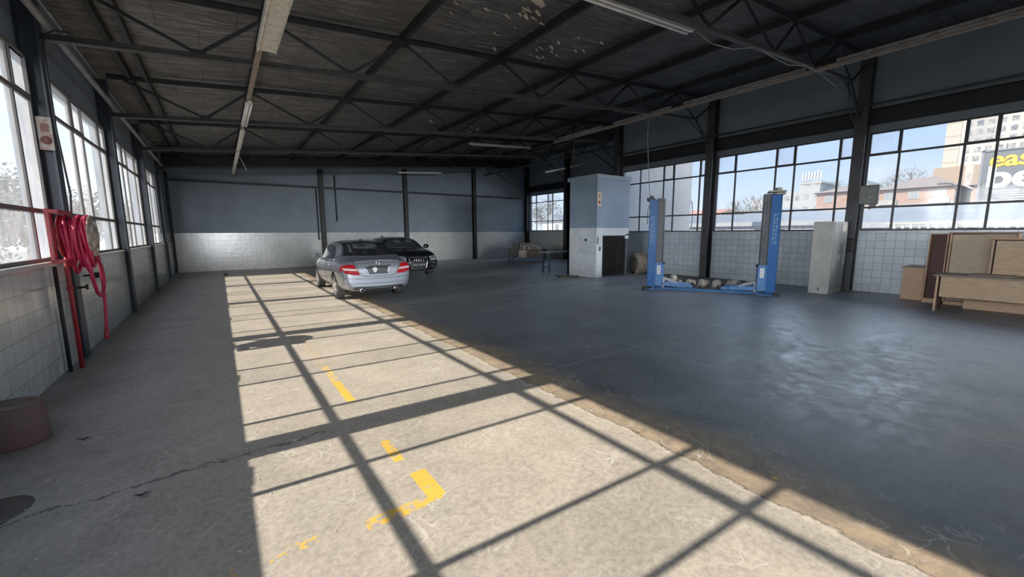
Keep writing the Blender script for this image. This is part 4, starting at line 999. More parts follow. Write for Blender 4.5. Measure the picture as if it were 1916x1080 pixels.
# silver saloon seen from behind
root = thing('silver_car', 'silver four-door saloon car parked half in the sun patch, rear towards us', 'car', (3.12, 9.98, 0), R(-2.2))
SILV = paint('silver_paint', (.24, .265, .30), .34, .5)
zroof = curve([(0, .78), (.02, .86), (.07, .955), (.15, 1.0), (.28, 1.02), (.45, 1.045), (.62, 1.075), (.8, 1.18), (1.0, 1.285), (1.2, 1.36), (1.4, 1.405), (1.65, 1.435), (1.95, 1.45), (2.25, 1.445), (2.55, 1.42), (2.8, 1.36), (3.0, 1.26), (3.2, 1.14), (3.45, 1.0), (3.65, .97), (4.05, .90), (4.36, .80), (4.53, .66), (4.58, .58)])
zbelt = curve([(0, .72), (.07, .86), (.28, .93), (.62, .965), (1.4, .955), (2.8, .90), (3.45, .875), (4.05, .80), (4.36, .70), (4.58, .52)])
wmid = curve([(0, .70), (.02, .765), (.07, .815), (.15, .845), (.45, .875), (1.0, .885), (3.4, .885), (3.9, .87), (4.22, .82), (4.46, .70), (4.58, .55)])
zbot = curve([(0, .33), (.07, .27), (.28, .24), (.8, .20), (3.6, .18), (4.2, .20), (4.58, .30)])
railw = curve([(.62, .62), (1.0, .63), (1.4, .64), (2.2, .65), (2.8, .67), (3.4, .72)])
car = Car(root, 1.0, zroof, zbelt, wmid, zbot, railw, SILV, [(1.0, .875), (3.76, .875)], .325, 4.58)
put(car.patch([(-.66, 1.085), (0, 1.07), (.66, 1.085)], [(-.525, 1.375), (0, 1.405), (.525, 1.375)], 'rear', nu=24, nv=14), 'rear_window', GLS, root)
for tpl in ([(-.68, 1.075), (0, 1.06), (.68, 1.075)], [(-.68, 1.075), (-.54, 1.385)], [(.68, 1.075), (.54, 1.385)], [(-.54, 1.385), (0, 1.415), (.54, 1.385)]): put(car.line(tpl, 'rear', .008, .004, 14), 'window_seal', DKP, root)
# reflections painted as grey patches on the rear glass, then interior silhouettes
refl = mat('reflection_grey', (.09, .095, .10), .3)
b = car.patch([(-.50, 1.15), (-.42, 1.15)], [(-.46, 1.34), (-.40, 1.35)], 'rear', nu=3, nv=8, off=.008); put(b, 'glass_reflection', refl, root)
b = car.patch([(-.36, 1.24), (0, 1.23), (.28, 1.24)], [(-.34, 1.35), (0, 1.37), (.26, 1.35)], 'rear', nu=10, nv=6, off=.008); put(b, 'glass_reflection', refl, root)
b = car.patch([(-.22, 1.30), (-.03, 1.30)], [(-.22, 1.335), (-.03, 1.335)], 'rear', nu=4, nv=2, off=.011); put(b, 'interior_mirror', DKP, root)
for bx, w_, z_ in ((-.36, .10, 1.17), (-.12, .11, 1.17), (.26, .12, 1.25)):
    b = car.patch([(bx - w_, 1.10), (bx + w_, 1.10)], [(bx - w_ * .55, z_), (bx, z_ + .03), (bx + w_ * .55, z_)], 'rear', nu=8, nv=6, off=.012); put(b, 'headrest', DKP, root)
for sg in (-1, 1):
    v = 'left' if sg < 0 else 'right'
    zt = .04
    put(car.patch([(1.22, .99), (1.95, .975)], [(1.50, 1.27), (1.72, 1.32), (1.98, 1.345)], v, nu=12, nv=8), 'side_window', GLS, root)
    put(car.patch([(2.02, .975), (3.03, .945)], [(2.05, 1.345), (2.45, 1.325), (2.68, 1.25)], v, nu=14, nv=8), 'side_window', GLS, root)
    put(car.line([(1.10, .98), (2.0, .965), (3.12, .935)], v, .008, .004), 'chrome_strip', CHR, root)
    put(car.line([(1.10, .98), (1.45, 1.285), (1.75, 1.345), (2.05, 1.362), (2.45, 1.34), (2.75, 1.25), (3.12, .94)], v, .007, .004), 'chrome_strip', CHR, root)
    for pl in ([(1.30, .95), (1.36, .75), (1.45, .45), (1.55, .26)], [(2.02, .96), (2.06, .6), (2.06, .24)], [(3.12, .92), (3.18, .6), (3.10, .24)], [(1.55, .25), (3.1, .235)]):
        put(car.line(pl, v, .005, .0), 'door_seam', SEAM, root)
    put(car.line([(.30, .80), (1.2, .78), (3.6, .70), (4.1, .66)], v, .006, .001), 'crease_line', SILV, root)
    for yy in (1.52, 2.25):
        b = MB(); h = car.pt((yy, .83), v, .02)[0]; h2 = car.pt((yy + .18, .825), v, .02)[0]; b.bar(h, h2, .022, .03); put(b, 'door_handle', SILV, root)
    # mirrors
    b = MB(); bm = bmesh.new(); bmesh.ops.create_uvsphere(bm, u_segments=16, v_segments=10, radius=1)
    for vv in bm.verts: vv.co = Vector((vv.co.x * .09 + sg * .95, vv.co.y * .06 + 2.98, vv.co.z * .075 + 1.0))
    b.bm(bm, True); put(b, 'wing_mirror', SILV, root)
    b = MB(); b.bar((sg * .84, 2.98, .95), (sg * .93, 2.98, .97), .05, .04); b.rbox(sg * .95 - .07, sg * .95 + .07, 2.912, 2.925, .945, 1.055, .01); put(b, 'mirror_foot', DKP, root)
    # tail lamps
    RL = mat('tail_lamp_red', (.40, .004, .010), .5, c2=(.26, .003, .008), scale=14, spec=.15) if sg < 0 else RL
    outer = [(sg * .83, .74), (sg * .40, .70)]; 
    tl = car.patch([(sg * .80, .715), (sg * .62, .665), (sg * .44, .655)], [(sg * .83, .875), (sg * .70, .905), (sg * .575, .895)], 'rear', nu=22, nv=10, off=.008)
    L = put(tl, 'tail_light', RL, root)
    WL = mat('tail_lamp_white', (.66, .50, .48), .4, spec=.2) if sg < 0 else WL
    put(car.patch([(sg * .80, .775), (sg * .50, .755)], [(sg * .82, .825), (sg * .53, .80)], 'rear', nu=12, nv=3, off=.013), 'reversing_lamp', WL, L)
    sl = car.patch([(.10, .76), (.34, .74)] , [(.08, .87), (.26, .865)], v, nu=10, nv=6, off=.008); put(sl, 'tail_light_side', RL, root)
put(car.patch([(-.60, .375), (0, .36), (.60, .375)], [(-.72, .41), (0, .395), (.72, .41)], 'rear', nu=20, nv=3, off=.003), 'bumper_lower', DKP, root) if False else None
# boot lid: lines, plate recess, badge, chrome
put(car.line([(-.60, 1.0), (-.56, .90), (-.42, .66), (-.36, .625), (0, .61), (.36, .625), (.42, .66), (.56, .90), (.60, 1.0)], 'rear', .006, .0, 8), 'boot_seam', SEAM, root)
put(car.line([(-.80, .60), (-.5, .57), (0, .56), (.5, .57), (.80, .60)], 'rear', .005, .0, 8), 'bumper_seam', SEAM, root)
put(car.line([(-.78, .47), (-.4, .455), (0, .45), (.4, .455), (.78, .47)], 'rear', .010, .004, 8), 'bumper_strip', SILV, root)
put(car.line([(-.54, .955), (0, .985), (.54, .955)], 'rear', .012, .0, 12), 'boot_lip', SILV, root)
PLT = mat('plate_recess', (.035, .038, .042), .3)
rc = put(car.patch([(-.22, .665), (.22, .665)], [(-.32, .855), (.32, .855)], 'rear', nu=12, nv=6, off=.006), 'plate_recess', PLT, root)
put(car.line([(-.31, .862), (.31, .862)], 'rear', .009, .006), 'chrome_strip', CHR, rc)
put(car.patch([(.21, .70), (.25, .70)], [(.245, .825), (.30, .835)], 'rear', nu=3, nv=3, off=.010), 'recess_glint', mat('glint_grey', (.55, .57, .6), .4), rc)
put(car.patch([(-.13, .735), (-.09, .70), (-.05, .735)], [(-.15, .80), (-.09, .83), (-.03, .80)], 'rear', nu=8, nv=4, off=.011), 'plate_sticker', mat('sticker_white', (.7, .7, .7), .4), rc)
bc = car.pt((0, .915), 'rear', .012)[0]
b = MB(); pts = [bc + Vector((math.cos(a) * .042, 0, math.sin(a) * .042)) for a in [k * PI / 12 for k in range(25)]]; b.tube(pts, .006, 6, False)
for k in range(3): a = PI / 2 + k * 2 * PI / 3; b.tube([bc, bc + Vector((math.cos(a) * .04, 0, math.sin(a) * .04))], [.008, .003], 6)
put(b, 'star_badge', CHR, root)
b = MB()
for k, x in enumerate((-.44, -.405, -.36, -.325, -.29)):
    h = car.pt((x, .885), 'rear', .008)
    if h: b.bar(h[0] + Vector((-.011, 0, .016 if k % 2 else 0)), h[0] + Vector((.011, 0, .016 if k % 2 else 0)), .006, .008 if k % 2 else .034)
put(b, 'model_badge', CHR, root)
put(car.patch([(-.66, .30), (0, .285), (.66, .30)], [(-.58, .385), (0, .375), (.58, .385)], 'rear', nu=16, nv=3, off=.004), 'diffuser', DKP, root)
for sg in (-1, 1):
    b = MB(); b.lathe([(.034, 0), (.042, .0), (.042, .14), (.034, .14)], (sg * .42, -.015, .295), 'Y', 16)
    for v_ in b.v: v_.x = sg * .42 + (v_.x - sg * .42) * 1.35
    ex = put(b, 'exhaust_pipe', CHR, root)
    b = MB(); b.lathe([(.034, -.017), (.034, -.013)], (sg * .42, 0, .295), 'Y', 16)
    for v_ in b.v: v_.x = sg * .42 + (v_.x - sg * .42) * 1.35
    put(b, 'exhaust_bore', BLACK, ex)
b = MB(); b.prism([(1.55, 1.43), (1.75, 1.44), (1.62, 1.475)], 'X', -.015, .015); put(b, 'roof_antenna', DKP, root)
b = MB(); b.rbox(-.62, .62, .7, 4.2, .17, .26, .02); b.tube([(-.75, 1.0, .3), (.75, 1.0, .3)], .03, 8); put(b, 'underbody', SEAM, root)
root.scale = (.985, 1.05, 1.035)

# black estate facing us
root = thing('black_car', 'glossy black car facing us beyond the silver saloon', 'car', (6.12, 19.4, 0), R(180))
BLK = paint('black_paint', (.006, .006, .007), .12, .0)
L2 = 4.55
zroof = curve([(0, .80), (.05, 1.0), (.3, 1.15), (.7, 1.36), (1.2, 1.44), (1.8, 1.465), (2.3, 1.455), (2.7, 1.40), (3.0, 1.27), (3.3, 1.11), (3.45, 1.03), (3.8, .99), (4.1, .93), (4.3, .86), (4.45, .74), (4.55, .60)])
zbelt = curve([(0, .72), (.2, .90), (1.0, .97), (2.8, .93), (3.4, .90), (4.1, .80), (4.35, .70), (4.55, .50)])
wmid = curve([(0, .72), (.15, .85), (.6, .90), (3.6, .90), (4.1, .885), (4.35, .84), (4.48, .74), (4.55, .62)])
zbot = curve([(0, .33), (.3, .24), (.8, .20), (3.8, .19), (4.3, .20), (4.55, .26)])
railw = curve([(.3, .56), (1.4, .60), (2.4, .62), (2.9, .66), (3.4, .74)])
car = Car(root, 1.0, zroof, zbelt, wmid, zbot, railw, BLK, [(.85, .885), (3.62, .885)], .335, L2)
put(car.patch([(-.70, 1.07), (0, 1.06), (.70, 1.07)], [(-.54, 1.365), (0, 1.40), (.54, 1.365)], 'front', nu=20, nv=12), 'windscreen', mat('dark_windscreen', (.03, .033, .036), .08), root)
b = car.patch([(.10, 1.22), (.36, 1.22)], [(.10, 1.34), (.34, 1.34)], 'front', nu=4, nv=4, off=.009); put(b, 'glass_reflection', refl, root)  # windscreen reflections painted on as grey patches
b = car.patch([(-.40, 1.22), (-.12, 1.22)], [(-.38, 1.34), (-.12, 1.34)], 'front', nu=4, nv=4, off=.009); put(b, 'glass_reflection', refl, root)
put(car.line([(-.70, 1.06), (0, 1.05), (.70, 1.06)], 'front', .012, .006), 'wiper', DKP, root)
GR = mat('grille_black', (.008, .008, .008), .4)
gr = put(car.patch([(-.27, .30), (.27, .30)], [(-.36, .72), (.36, .72)], 'front', nu=14, nv=10, off=.010), 'grille', GR, root)
put(car.line([(-.27, .30), (-.36, .72), (.36, .72), (.27, .30), (-.27, .30)], 'front', .012, .012, 8), 'grille_surround', CHR, gr)
gb = MB()
for k in range(7):
    z = .35 + k * .055
    l = car.line([(-.28 - k * .01, z), (.28 + k * .01, z)], 'front', .005, .014)
    gb.add(l.v, l.f)
put(gb, 'grille_bars', GR, gr)
b = MB()
for k in range(4):
    c0 = car.pt(((k - 1.5) * .085, .61), 'front', .028)[0]
    b.tube([c0 + Vector((math.cos(a) * .052, .0, math.sin(a) * .052)) for a in [q * PI / 10 for q in range(21)]], .007, 6, False)
put(b, 'ring_badge', CHR, gr)
b = car.patch([(-.25, .41), (.25, .41)], [(-.25, .51), (.25, .51)], 'front', nu=8, nv=3, off=.02); put(b, 'number_plate', mat('plate_dark', (.05, .05, .052), .4), gr)
b = MB()
for k in range(6):
    h = car.pt((-.19 + k * .075, .46), 'front', .026)
    if h and k != 3: b.bar(h[0] + Vector((0, 0, -.022)), h[0] + Vector((0, 0, .022)), .03, .008)
put(b, 'plate_marks', mat('plate_mark_grey', (.35, .35, .36), .5), gr)
for sg in (-1, 1):
    v = 'left' if sg < 0 else 'right'
    hl = put(car.patch([(sg * .46, .62), (sg * .84, .64)], [(sg * .44, .74), (sg * .80, .80)], 'front', nu=14, nv=6, off=.008), 'headlight', mat('headlamp_glass' + v, (.10, .105, .11), .08, c2=(.3, .31, .33), scale=10, coat=1), root)
    put(car.line([(sg * .48, .625), (sg * .70, .63), (sg * .84, .66), (sg * .82, .76)], 'front', .012, .012), 'light_strip', mat('led_strip' + v, (.75, .77, .8), .2), hl)
    put(car.patch([(sg * .50, .30), (sg * .76, .32)], [(sg * .46, .44), (sg * .78, .46)], 'front', nu=8, nv=4, off=.006), 'air_intake', GR, root)
    put(car.line([(sg * .54, .36), (sg * .74, .37)], 'front', .012, .010), 'intake_strip', CHR, root)
    put(car.patch([(1.1, 1.0), (1.95, .99)], [(1.2, 1.33), (1.95, 1.37)], v, nu=10, nv=6), 'side_window', GLS, root)
    put(car.patch([(2.02, .99), (3.0, .96)], [(2.02, 1.37), (2.6, 1.32)], v, nu=10, nv=6), 'side_window', GLS, root)
    b = MB(); bm = bmesh.new(); bmesh.ops.create_uvsphere(bm, u_segments=16, v_segments=10, radius=1)
    for vv in bm.verts: vv.co = Vector((vv.co.x * .12 + sg * 1.0, vv.co.y * .07 + 2.95, vv.co.z * .085 + 1.08))
    b.bm(bm, True); put(b, 'wing_mirror', BLK, root)
    b = MB(); b.bar((sg * .82, 2.95, 1.0), (sg * .94, 2.95, 1.04), .05, .04); put(b, 'mirror_foot', DKP, root)
put(car.line([(-.72, .98), (-.42, .745), (.42, .745), (.72, .98)], 'front', .005, .0), 'bonnet_seam', SEAM, root)
b = MB(); b.rbox(-.62, .62, .7, 4.2, .17, .26, .02); put(b, 'underbody', SEAM, root)
root.scale = (1.05, 1.05, 1.05)
# ------------------------------------------------------------------ exterior
def grid_mat(name, wall, wcol, axis, bw, bh, fx=.6, fz=.5, slab=None, seedv=0):
    """facade with rows of window rectangles"""
    m, t, p = base_mat(name)
    X, Y, Z = t.sep(t.coords()); u = Y if axis == 'Y' else X
    fu = t.math('FRACT', t.math('MULTIPLY', u, 1 / bw)); fv = t.math('FRACT', t.math('MULTIPLY', Z, 1 / bh))
    a = t.math('LESS_THAN', t.math('ABSOLUTE', t.math('SUBTRACT', fu, .5)), fx / 2)
    b = t.math('LESS_THAN', t.math('ABSOLUTE', t.math('SUBTRACT', fv, .5)), fz / 2)
    c = t.mix(t.math('MULTIPLY', a, b), wall, t.mix(t.ramp(t.noise(t.coords(), .9, 4, .8), .4, .6), wcol, tuple(w * .5 + .12 for w in wall)))
    if slab: c = t.mix(t.math('LESS_THAN', fv, .10), c, slab)
    t.link(c, p.inputs['Base Color']); p.inputs['Roughness'].default_value = .8
    return m
def ghost(c, k=.0): return tuple(v for v in c)
BRK = brick_mat('pale_brick', (.62, .56, .49), (.54, .48, .42), (.72, .68, .62), 'X', .25, .082)
t = thing('brick_building', 'pale brick building wall close outside the right windows', 'building', (17, 12.3, -4))
b = MB(); b.box(14.68, 19.9, 11.86, 11.96, -4, 9); b.box(18.3, 19.9, 11.96, 12.3, -4, 9); b.build('brick_wall', BRK, t)
b = MB(); b.box(14.68, 20.0, 11.82, 12.0, 9, 9.2); b.build('parapet', mat('parapet_concrete', (.3, .3, .29), .8), t)
b = MB(); b.tube([(19.95, 12.0, 3.4), (20.25, 12.0, 3.2), (20.35, 12.0, 2.6), (20.3, 12.0, 1.9)], .03, 6); b.build('drain_pipe', PIPE, t)
g = MB(); g.box(-260, -2.6, -200, 300, -6.2, -6); g.box(18.6, 400, -200, 300, -6.2, -6); g.box(-2.6, 18.6, -200, -9.6, -6.2, -6); g.box(-2.6, 18.6, 23.6, 300, -6.2, -6)
g.build('ground_outside', mat('asphalt_ground', (.16, .16, .155), .9), kind='structure')
RFS = mat('pale_metal_roof', (.15, .17, .195), .6, c2=(.12, .14, .16), scale=.6); RFL = mat('light_sheet', (.26, .28, .30), .6)
SHW = grid_mat('shed_side', (.33, .345, .36), (.22, .24, .27), 'Y', .35, 50, .3, 1.0)
# long sheds with grey roofs just outside
def shed(label, x0, x1, y0, y1, ze, zr, ridge_axis='Y', m=RFS, wm=SHW):
    t = thing('metal_shed', label, 'shed', ((x0 + x1) / 2, (y0 + y1) / 2, -6))
    b = MB(); b.box(x0 + .1, x1 - .1, y0 + .1, y1 - .1, -6, ze); b.build('shed_walls', wm, t)
    b = MB()
    if ridge_axis == 'Y': b.prism([(x0, ze), (x1, ze), ((x0 + x1) / 2, zr)], 'Y', y0, y1)
    else: b.prism([(y0, ze), (y1, ze), ((y0 + y1) / 2, zr)], 'X', x0, x1)
    b.build('shed_roof', m, t)
    b = MB(); b.box(x0 - .15, x0 + .05, y0, y1, ze - .15, ze + .1); b.build('gutter', RFL, t)
    return t
shed('long pale grey metal roof low outside the nearest right window', 24, 37, -12, 6.9, 1.95, 3.05)
shed('long pale grey metal roof low outside the window behind the lift', 27, 41, 7.1, 25, 2.15, 3.0)
shed('grey pitched shed roof beyond, outside the window between the lift posts', 44, 56, 14, 22, 2.9, 4.1, 'X')
# white parapet railing wall
t = thing('white_balustrade', 'low white balustrade outside the nearest right window', 'balustrade', (22, 2, 1.6))
b = MB(); b.box(22, 22.1, -6, 4.6, 1.93, 1.98); b.box(22, 22.1, -6, 4.6, 1.2, 1.68); b.build('rail', mat('white_render', (.42, .42, .40), .8), t)
b = MB()
for k in range(44): b.box(22.02, 22.08, -6 + k * .24, -6 + k * .24 + .07, 1.68, 1.93)
b.build('balusters', mat('balusters_render', (.40, .40, .38), .8), t)
# billboard
t = thing('billboard', 'dark grey billboard with yellow and white lettering outside the right window', 'billboard', (38, 1, 4))
b = MB(); b.box(38, 38.25, -3, 3.85, 3.45, 6.35); b.build('board_panel', mat('board_charcoal', (.075, .083, .095), .6), t)
b = MB(); b.box(37.95, 38.3, -3, 4.0, 2.6, 3.45); b.build('lower_panel', mat('board_lower', (.19, .21, .235), .7), t)
b = MB(); b.box(37.93, 37.99, -3, 4.02, 6.33, 6.42); b.box(37.93, 37.99, 3.84, 3.95, 2.8, 6.4); b.build('frame', mat('board_frame', (.13, .14, .155), .6), t)
b = MB(); b.box(38.4, 38.6, 1.0, 1.2, -6, 3.4); b.box(38.4, 38.6, -2.2, -2.0, -6, 3.4); b.build('post', STEEL_GREY, t)
def TM(y, z): return Matrix(((0, 0, -1, 37.985), (-1, 0, 0, y), (0, 1, 0, z), (0, 0, 0, 1)))
text_mesh('eas', 1.25, TM(3.62, 5.42), mat('letter_yellow', (.75, .42, .01), .5), 'yellow_lettering', t, .01, .035, 1.0)
text_mesh('be', 1.75, TM(3.66, 4.22), mat('letter_white', (.62, .63, .65), .5), 'white_lettering', t, .01, .06, 1.15)
b = MB()
for k in range(4): b.box(37.97, 38.0, -1.5, 3.4 - .15 * k, 3.95 - k * .13, 3.99 - k * .13)
b.build('small_print_lines', mat('print_white', (.5, .52, .55), .6), t)
b = MB()
for k in range(8): b.box(38.05, 38.2, 3.0 - k * .9, 3.05 - k * .9, 6.35, 6.7); 
b.build('lamp_arm', STEEL_GREY, t)
# brick flats
BRF = brick_mat('flats_brick', (.25, .155, .115), (.22, .135, .10), (.27, .23, .2), 'Y', .5, .18); RTI = mat('faded_roof_tile', (.22, .185, .165), .8, c2=(.18, .155, .14), scale=1.2)
CRM = mat('cream_render', (.27, .265, .25), .8); WND = mat('flats_glass', (.16, .18, .20), .3)
def flats(label, x, y0, y1, z0, ze, zr, hip0=True, hip1=True):
    t = thing('brick_flats', label, 'building', (x + 5, (y0 + y1) / 2, -6))
    b = MB(); b.box(x, x + 10, y0, y1, z0 + .8, ze); b.build('wall', BRF, t)
    b = MB(); b.box(x - .05, x + 9.9, y0 - .02, y1 + .02, -6, z0 + .8); b.build('plinth', CRM, t)
    h0 = 2.2 if hip0 else 0; h1 = 2.2 if hip1 else 0
    b = MB(); b.add([(x - .5, y0 - .4, ze), (x - .5, y1 + .4, ze), (x + 10.5, y1 + .4, ze), (x + 10.5, y0 - .4, ze), (x + 5, y0 + h0, zr), (x + 5, y1 - h1, zr)], [(0, 1, 5, 4), (1, 2, 5), (2, 3, 4, 5), (3, 0, 4), (0, 3, 2, 1)])
    b.build('roof', RTI, t)
    n = max(2, int((y1 - y0) / 1.9))
    for k in range(n):
        yc = y0 + (k + .5) * (y1 - y0) / n; zc = (z0 + .8 + ze) / 2 + .1; w = .42
        f_ = MB(); f_.box(x - .06, x, yc - w, yc + w, zc - .42, zc + .42); fo = f_.build('window', CRM, t)
        p_ = MB(); p_.box(x - .08, x - .05, yc - w + .07, yc - .03, zc - .35, zc + .35); p_.box(x - .08, x - .05, yc + .03, yc + w - .07, zc - .35, zc + .35); p_.build('pane', WND, fo)
        if k % 2 == 0:
            q = MB(); q.box(x - .5, x, yc - .75, yc + .75, z0 + .75, z0 + 1.25); q.build('balcony', CRM, t)
flats('red brick flats with hipped grey roof seen beyond the switch box column', 60, 7.7, 13.6, 3.7, 6.1, 7.6)
flats('red brick flats wing behind the right lift post side', 61, 14.5, 19.6, 3.7, 6.3, 7.5)
flats('red brick flats wing partly hidden by the billboard', 63, 1.3, 6.8, 3.4, 6.2, 7.7)
# tower
t = thing('tower_block', 'tall gridded pale tower block rising at the right window', 'building', (118, 5, 0))
TWF = grid_mat('tower_facade', (.30, .285, .26), (.07, .08, .095), 'Y', 1.3, 1.5, .6, .6, (.36, .345, .32)); TWS = grid_mat('tower_side', (.36, .31, .25), (.32, .27, .215), 'Y', 4, 2.3, .96, .9, (.22, .19, .15))
b = MB(); b.box(110, 126, -12, 14.3, 13, 46); b.build('front_facade', TWF, t)
b = MB(); b.box(109.7, 125.7, 14.3, 16.2, 12.2, 46); b.build('side_wall', TWS, t)
b = MB(); b.box(108.5, 127, -13, 17, -6, 13); b.build('podium', grid_mat('podium_brown', (.22, .165, .12), (.36, .33, .29), 'Y', 5, 9, .2, 1.0), t)
t2 = thing('grey_office_block', 'white and grey flats with rooftop aerials left of the switch box', 'building', (84, 28, 0))
WB = grid_mat('white_block', (.24, .25, .26), (.11, .12, .14), 'Y', 1.6, 2.1, .5, .45); 
b = MB(); b.box(80, 88, 25.4, 28.2, -6, 9.4); b.build('stair_tower', WB, t2)
b = MB(); b.box(81, 90, 28.2, 36, -6, 7.2); b.prism([(28.2, 7.2), (36.2, 7.2), (36.2, 7.3), (28.2, 8.6)], 'X', 81, 90); b.build('low_wing', WB, t2)
b = MB(); b.prism([(19, 7.6), (25.4, 7.6), (25.4, 8.0), (20, 9.4)], 'X', 81, 90); b.build('green_roof', mat('slate_green', (.14, .19, .17), .7), t2)
b = MB(); b.box(79.9, 88.1, 25.2, 28.4, 9.4, 9.7); b.build('parapet', CRM, t2)
b = MB()
random.seed(9)
for k in range(7): y = 25.5 + k * .42; b.box(80.5, 80.8, y, y + .2, 9.9 + random.random() * .3, 11.2 + random.random() * .4); b.tube([(80.9, y + .1, 9.6), (80.9, y + .1, 11.2)], .05, 5)
b.bar((80.9, 25.4, 10.4), (80.9, 28.4, 10.4), .08, .08); b.build('aerials', mat('aerial_white', (.42, .43, .45), .5), t2)
t3 = thing('terracotta_houses', 'row of low terracotta roofed houses seen left of the right lift post', 'building', (75, 44, 0))
b = MB(); b.box(74, 82, 38, 62, -6, 5.0); b.build('wall', grid_mat('house_cream', (.36, .35, .33), (.22, .2, .2), 'Y', 2, 3, .4, .4), t3)
b = MB(); b.prism([(73.5, 5.0), (82.5, 5.0), (78, 5.9)], 'Y', 38, 50); b.prism([(73.5, 5.0), (82.5, 5.0), (78, 6.6)], 'Y', 52, 62); b.build('roof', mat('terracotta', (.40, .20, .14), .8), t3)
# pale hills of trees
LEAF = mat('hazy_leaves', (.17, .175, .15), .95, c2=(.12, .13, .105), scale=1.5, spec=0); TRK = mat('hazy_trunk', (.16, .14, .125), .9, spec=0)
def tree(label, x, y, z0, h, w, seed, leaf=LEAF, bare=False, dense=1.0, group='trees outside the windows'):
    random.seed(seed)
    t = thing('tree', label, 'tree', (x, y, z0), 0, group)
    b = MB(); b.tube([(x, y, z0), (x + .1, y, z0 + h * .3), (x, y, z0 + h * .6)], [w * .06, w * .045, w * .03], 8)
    nb = 26 if bare else 10; tips = []
    def br(p, d, L, r, dep):
        q = p + d * L; b.tube([p, (p + q) / 2 + Vector((0, random.uniform(-.05, .05), random.uniform(-.03, .05))) * L, q], [r, r * .8, r * .55], 5, False); tips.append(q)
        if dep > 0:
            for _ in range(3):
                dd = (d + Vector((random.uniform(-.7, .7), random.uniform(-.9, .9), random.uniform(-.2, .7)))).normalized(); br(q, dd, L * .68, r * .55, dep - 1)
    for k in range(5 if bare else 4):
        a = k * 2 * PI / 5; br(Vector((x, y, z0 + h * (.35 + .05 * k))), Vector((math.cos(a) * .6, math.sin(a) * .9, .75)).normalized(), h * .22, w * .025, 3 if bare else 2)
    b.build('trunk', TRK, t)
    c = MB(); nl = 900 if bare else int(3000 * dense)
    for _ in range(nl):
        p = random.choice(tips) + Vector([random.gauss(0, w * (.05 if bare else .085)) for _ in range(3)])
        s_ = w * (.005 if bare else .011 * dense ** .5) * random.uniform(.6, 1.4); n_ = Vector((random.uniform(-1, 1), random.uniform(-1, 1), random.uniform(-1, 1))).normalized(); a_ = n_.orthogonal().normalized(); e_ = n_.cross(a_)
        c.add([p - a_ * s_, p - e_ * s_ * .6, p + a_ * s_, p + e_ * s_ * .6], [(0, 1, 2, 3)])
    c.build('crown', leaf, t)
tree('bare spreading tree seen between the blue lift posts', 66, 30, -2, 9.2, 8, 1, bare=True)
tree('low tree on the skyline above the brick flats roof', 100, 27.5, 4, 8.3, 6, 2)
tree('tree on the skyline between the flats and the tower base', 99, 18.8, 4, 8.8, 6, 3)
tree('dark bush left of the shed roof outside the lift window', 58, 27, 0, 5.2, 7, 4)
tree('leafy tree seen through the far right window', 53, 61, -3, 11.5, 11, 5)
tree('orange brown tree at the right side of the far window', 37, 51, -3, 7.0, 6, 6, leaf=mat('autumn_leaves', (.34, .22, .15), .9))
t4 = thing('white_house', 'white house seen through the far right window', 'house', (42, 47.5, 0))
b = MB(); b.box(42, 50, 45.5, 50, -6, 3.3); b.build('wall', mat('house_white', (.45, .45, .45), .8), t4)
b = MB(); b.prism([(45.2, 3.3), (50.2, 3.3), (47.7, 4.4)], 'X', 41.7, 50.3); b.build('roof', RFS, t4)
b = MB(); b.box(41.95, 42, 46.3, 47.0, 1.9, 2.9); b.build('window', WND, t4)
LL = mat('left_leaves', (.13, .14, .125), .95, c2=(.09, .10, .085), scale=1.2, spec=0)
for i, (x, y, h, w, lab) in enumerate(((-16, 42, 13, 11, 'dense hazy tree outside the nearest left window, at its left'), (-15, 60, 14, 12, 'dense hazy tree outside the nearest left window, further right'), (-30, 30, 12, 11, 'tree beyond the left windows, towards the frame edge'),
                                     (-9, 76, 12, 10, 'hazy tree outside the second left window'), (-9, 96, 13, 12, 'hazy tree outside the last left windows'))):
    tree(lab, x, y, -6, h, w, 20 + i, leaf=LL, dense=2.2)
t = thing('lamp_post', 'thin street lamp post outside the brick flats window', 'lamp post', (50, 6.2, -6))
b = MB(); b.tube([(50, 6.3, -6), (50, 6.3, 5.0), (50, 6.6, 5.5), (50, 7.1, 5.6)], .06, 6); b.build('pole', STEEL_GREY, t)
b = MB(); b.rbox(49.9, 50.1, 7.0, 7.5, 5.5, 5.65, .02); b.build('lamp_head', STEEL_GREY, t)

# ------------------------------------------------------------------ small litter
for i, (x, y, nm, lab, c_) in enumerate(((3.55, 3.15, 'dry_leaf', 'orange dry leaf on the dark floor right of the sun patch edge', (.35, .17, .05)),
                                       (-.55, 3.35, 'dry_leaf', 'dark curled leaf on the shaded floor left of the sun patch', (.03, .025, .02)),
                                       (-1.05, 4.6, 'dry_leaf', 'small dark leaf beside the concrete stump', (.03, .025, .02)))):
    b = MB(); random.seed(i)
    n = 8; v0 = []
    for k in range(n):
        a = k * 2 * PI / n; r = .028 * (1.5 if k % 4 == 0 else .8); v0.append((x + math.cos(a) * r, y + math.sin(a) * r * .6, .008 + .012 * abs(math.cos(a))))
    b.add(v0 + [(x, y, .005)], [(k, (k + 1) % n, n) for k in range(n)]); b.tube([(x, y, .006), (x + .05, y + .01, .012)], .002, 5)
    tag(b.build(nm, mat('leaf_%d' % i, c_, .8)), lab, 'leaf')
random.seed(4)
b = MB()
